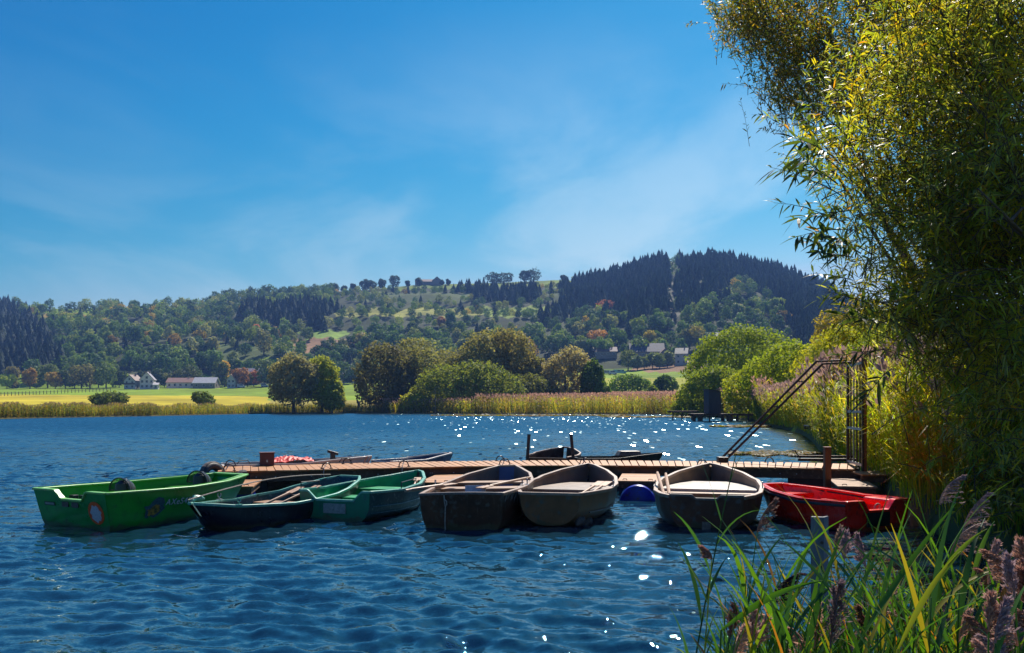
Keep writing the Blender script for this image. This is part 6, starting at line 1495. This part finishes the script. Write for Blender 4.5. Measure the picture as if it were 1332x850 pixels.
for i in range(30):        # dense pink brown plumes in the lower right corner
    px = q.uniform(1285, 1350); py = q.uniform(705, 850) - (px - 1285) * .15; Y = q.uniform(2.3, 3.3); lb = 'reed of the dense pinkish brown plume cluster in the lower right corner'
    reed_plant(px, Y, H - (py - 528) / F * Y, 950 + i, lb, group='reeds of the lower right plume cluster', lean=(q.uniform(-.08, .05), 0), nl=3, leafL=.35, plume=q.uniform(.10, .17), pside=(q.uniform(-1, .8), .2), pcol=q.choice([(.40, .25, .20), (.30, .17, .14), (.46, .32, .30), (.33, .26, .30)]), pd=1.2)
for i in range(120):
    px = 942 + 378 * ((i + q.random()) / 120); top = np.interp(px, [925, 960, 1060, 1150, 1230, 1330], [775, 742, 735, 738, 758, 775]) + q.uniform(-5, 95); Y = q.uniform(2.6, 4.6)
    if 1030 < px < 1092: top = max(top, q.uniform(765, 830))
    pl = q.uniform(.10, .16) if q.random() < .30 and top > 760 else 0
    reed_plant(px, Y, H - (top - 528) / F * Y, 1000 + i, 'green reed in the tangle of foreground blades at the lower right', group='green reeds of the foreground tangle', lean=(q.uniform(-.08, .18), q.uniform(-.05, .05)), nl=q.choice([6, 7, 8]), leafL=q.uniform(.35, .58), plume=pl, pside=(q.uniform(-1, 1), 0), wide=q.uniform(.6, 1.25))
# the broad bright blades
for i, (a, b2, Y, c_, wd, lb) in enumerate([((1168, 845), (1240, 735), 2.3, (.22, .27, .02), .0085, 'broad yellow lit reed blade at the bottom of the picture'), ((1210, 770), (1275, 700), 2.8, (.13, .22, .02), .009, 'broad light green reed blade pointing up right'), ((938, 820), (1055, 765), 2.6, (.05, .15, .015), .010, 'broad dark green reed blade lying low at the left of the tangle'), ((1262, 760), (1290, 690), 3.2, (.09, .20, .02), .010, 'upright green reed blade near the silvery plume')]):
    A = P(*a, Y); Bq = P(*b2, Y + .1); z0 = max(float(gz(a[0], Y)), -.35); root = Vector((A.x - .05, Y, z0 - .02)); o = thing('reed', root, 0, lb, 'reed', GP)
    mb = MB(); mb.tube([(0, 0, 0), (A - root) * .5 + Vector((.01, 0, .02)), A - root], [.005, .004, .003], 6); colmesh(mb, 'stalk', [M['blade']], c_, o, .1, i, True)
    mb = MB(); d_ = Bq - A; n = 8; vs = []; sd = Vector((d_.z, 0, -d_.x)).normalized()
    for k in range(n + 1):
        t_ = k / n; w_ = wd * min(1, .3 + 2.5 * t_) * (1 - max(0, t_ - .4) / .6) ** .8 + .0005; p_ = A + d_ * t_ * 1.15 - root + Vector((0, 0, .03 * math.sin(t_ * 3)))
        vs += [p_ - sd * w_, p_ + Vector((0, .004, 0)), p_ + sd * w_]
    mb.add(vs, [f for k in range(n) for f in ((k * 3, k * 3 + 1, k * 3 + 4, k * 3 + 3), (k * 3 + 1, k * 3 + 2, k * 3 + 5, k * 3 + 4))]); colmesh(mb, 'leaf', [M['blade']], c_, o, .1, i, True)
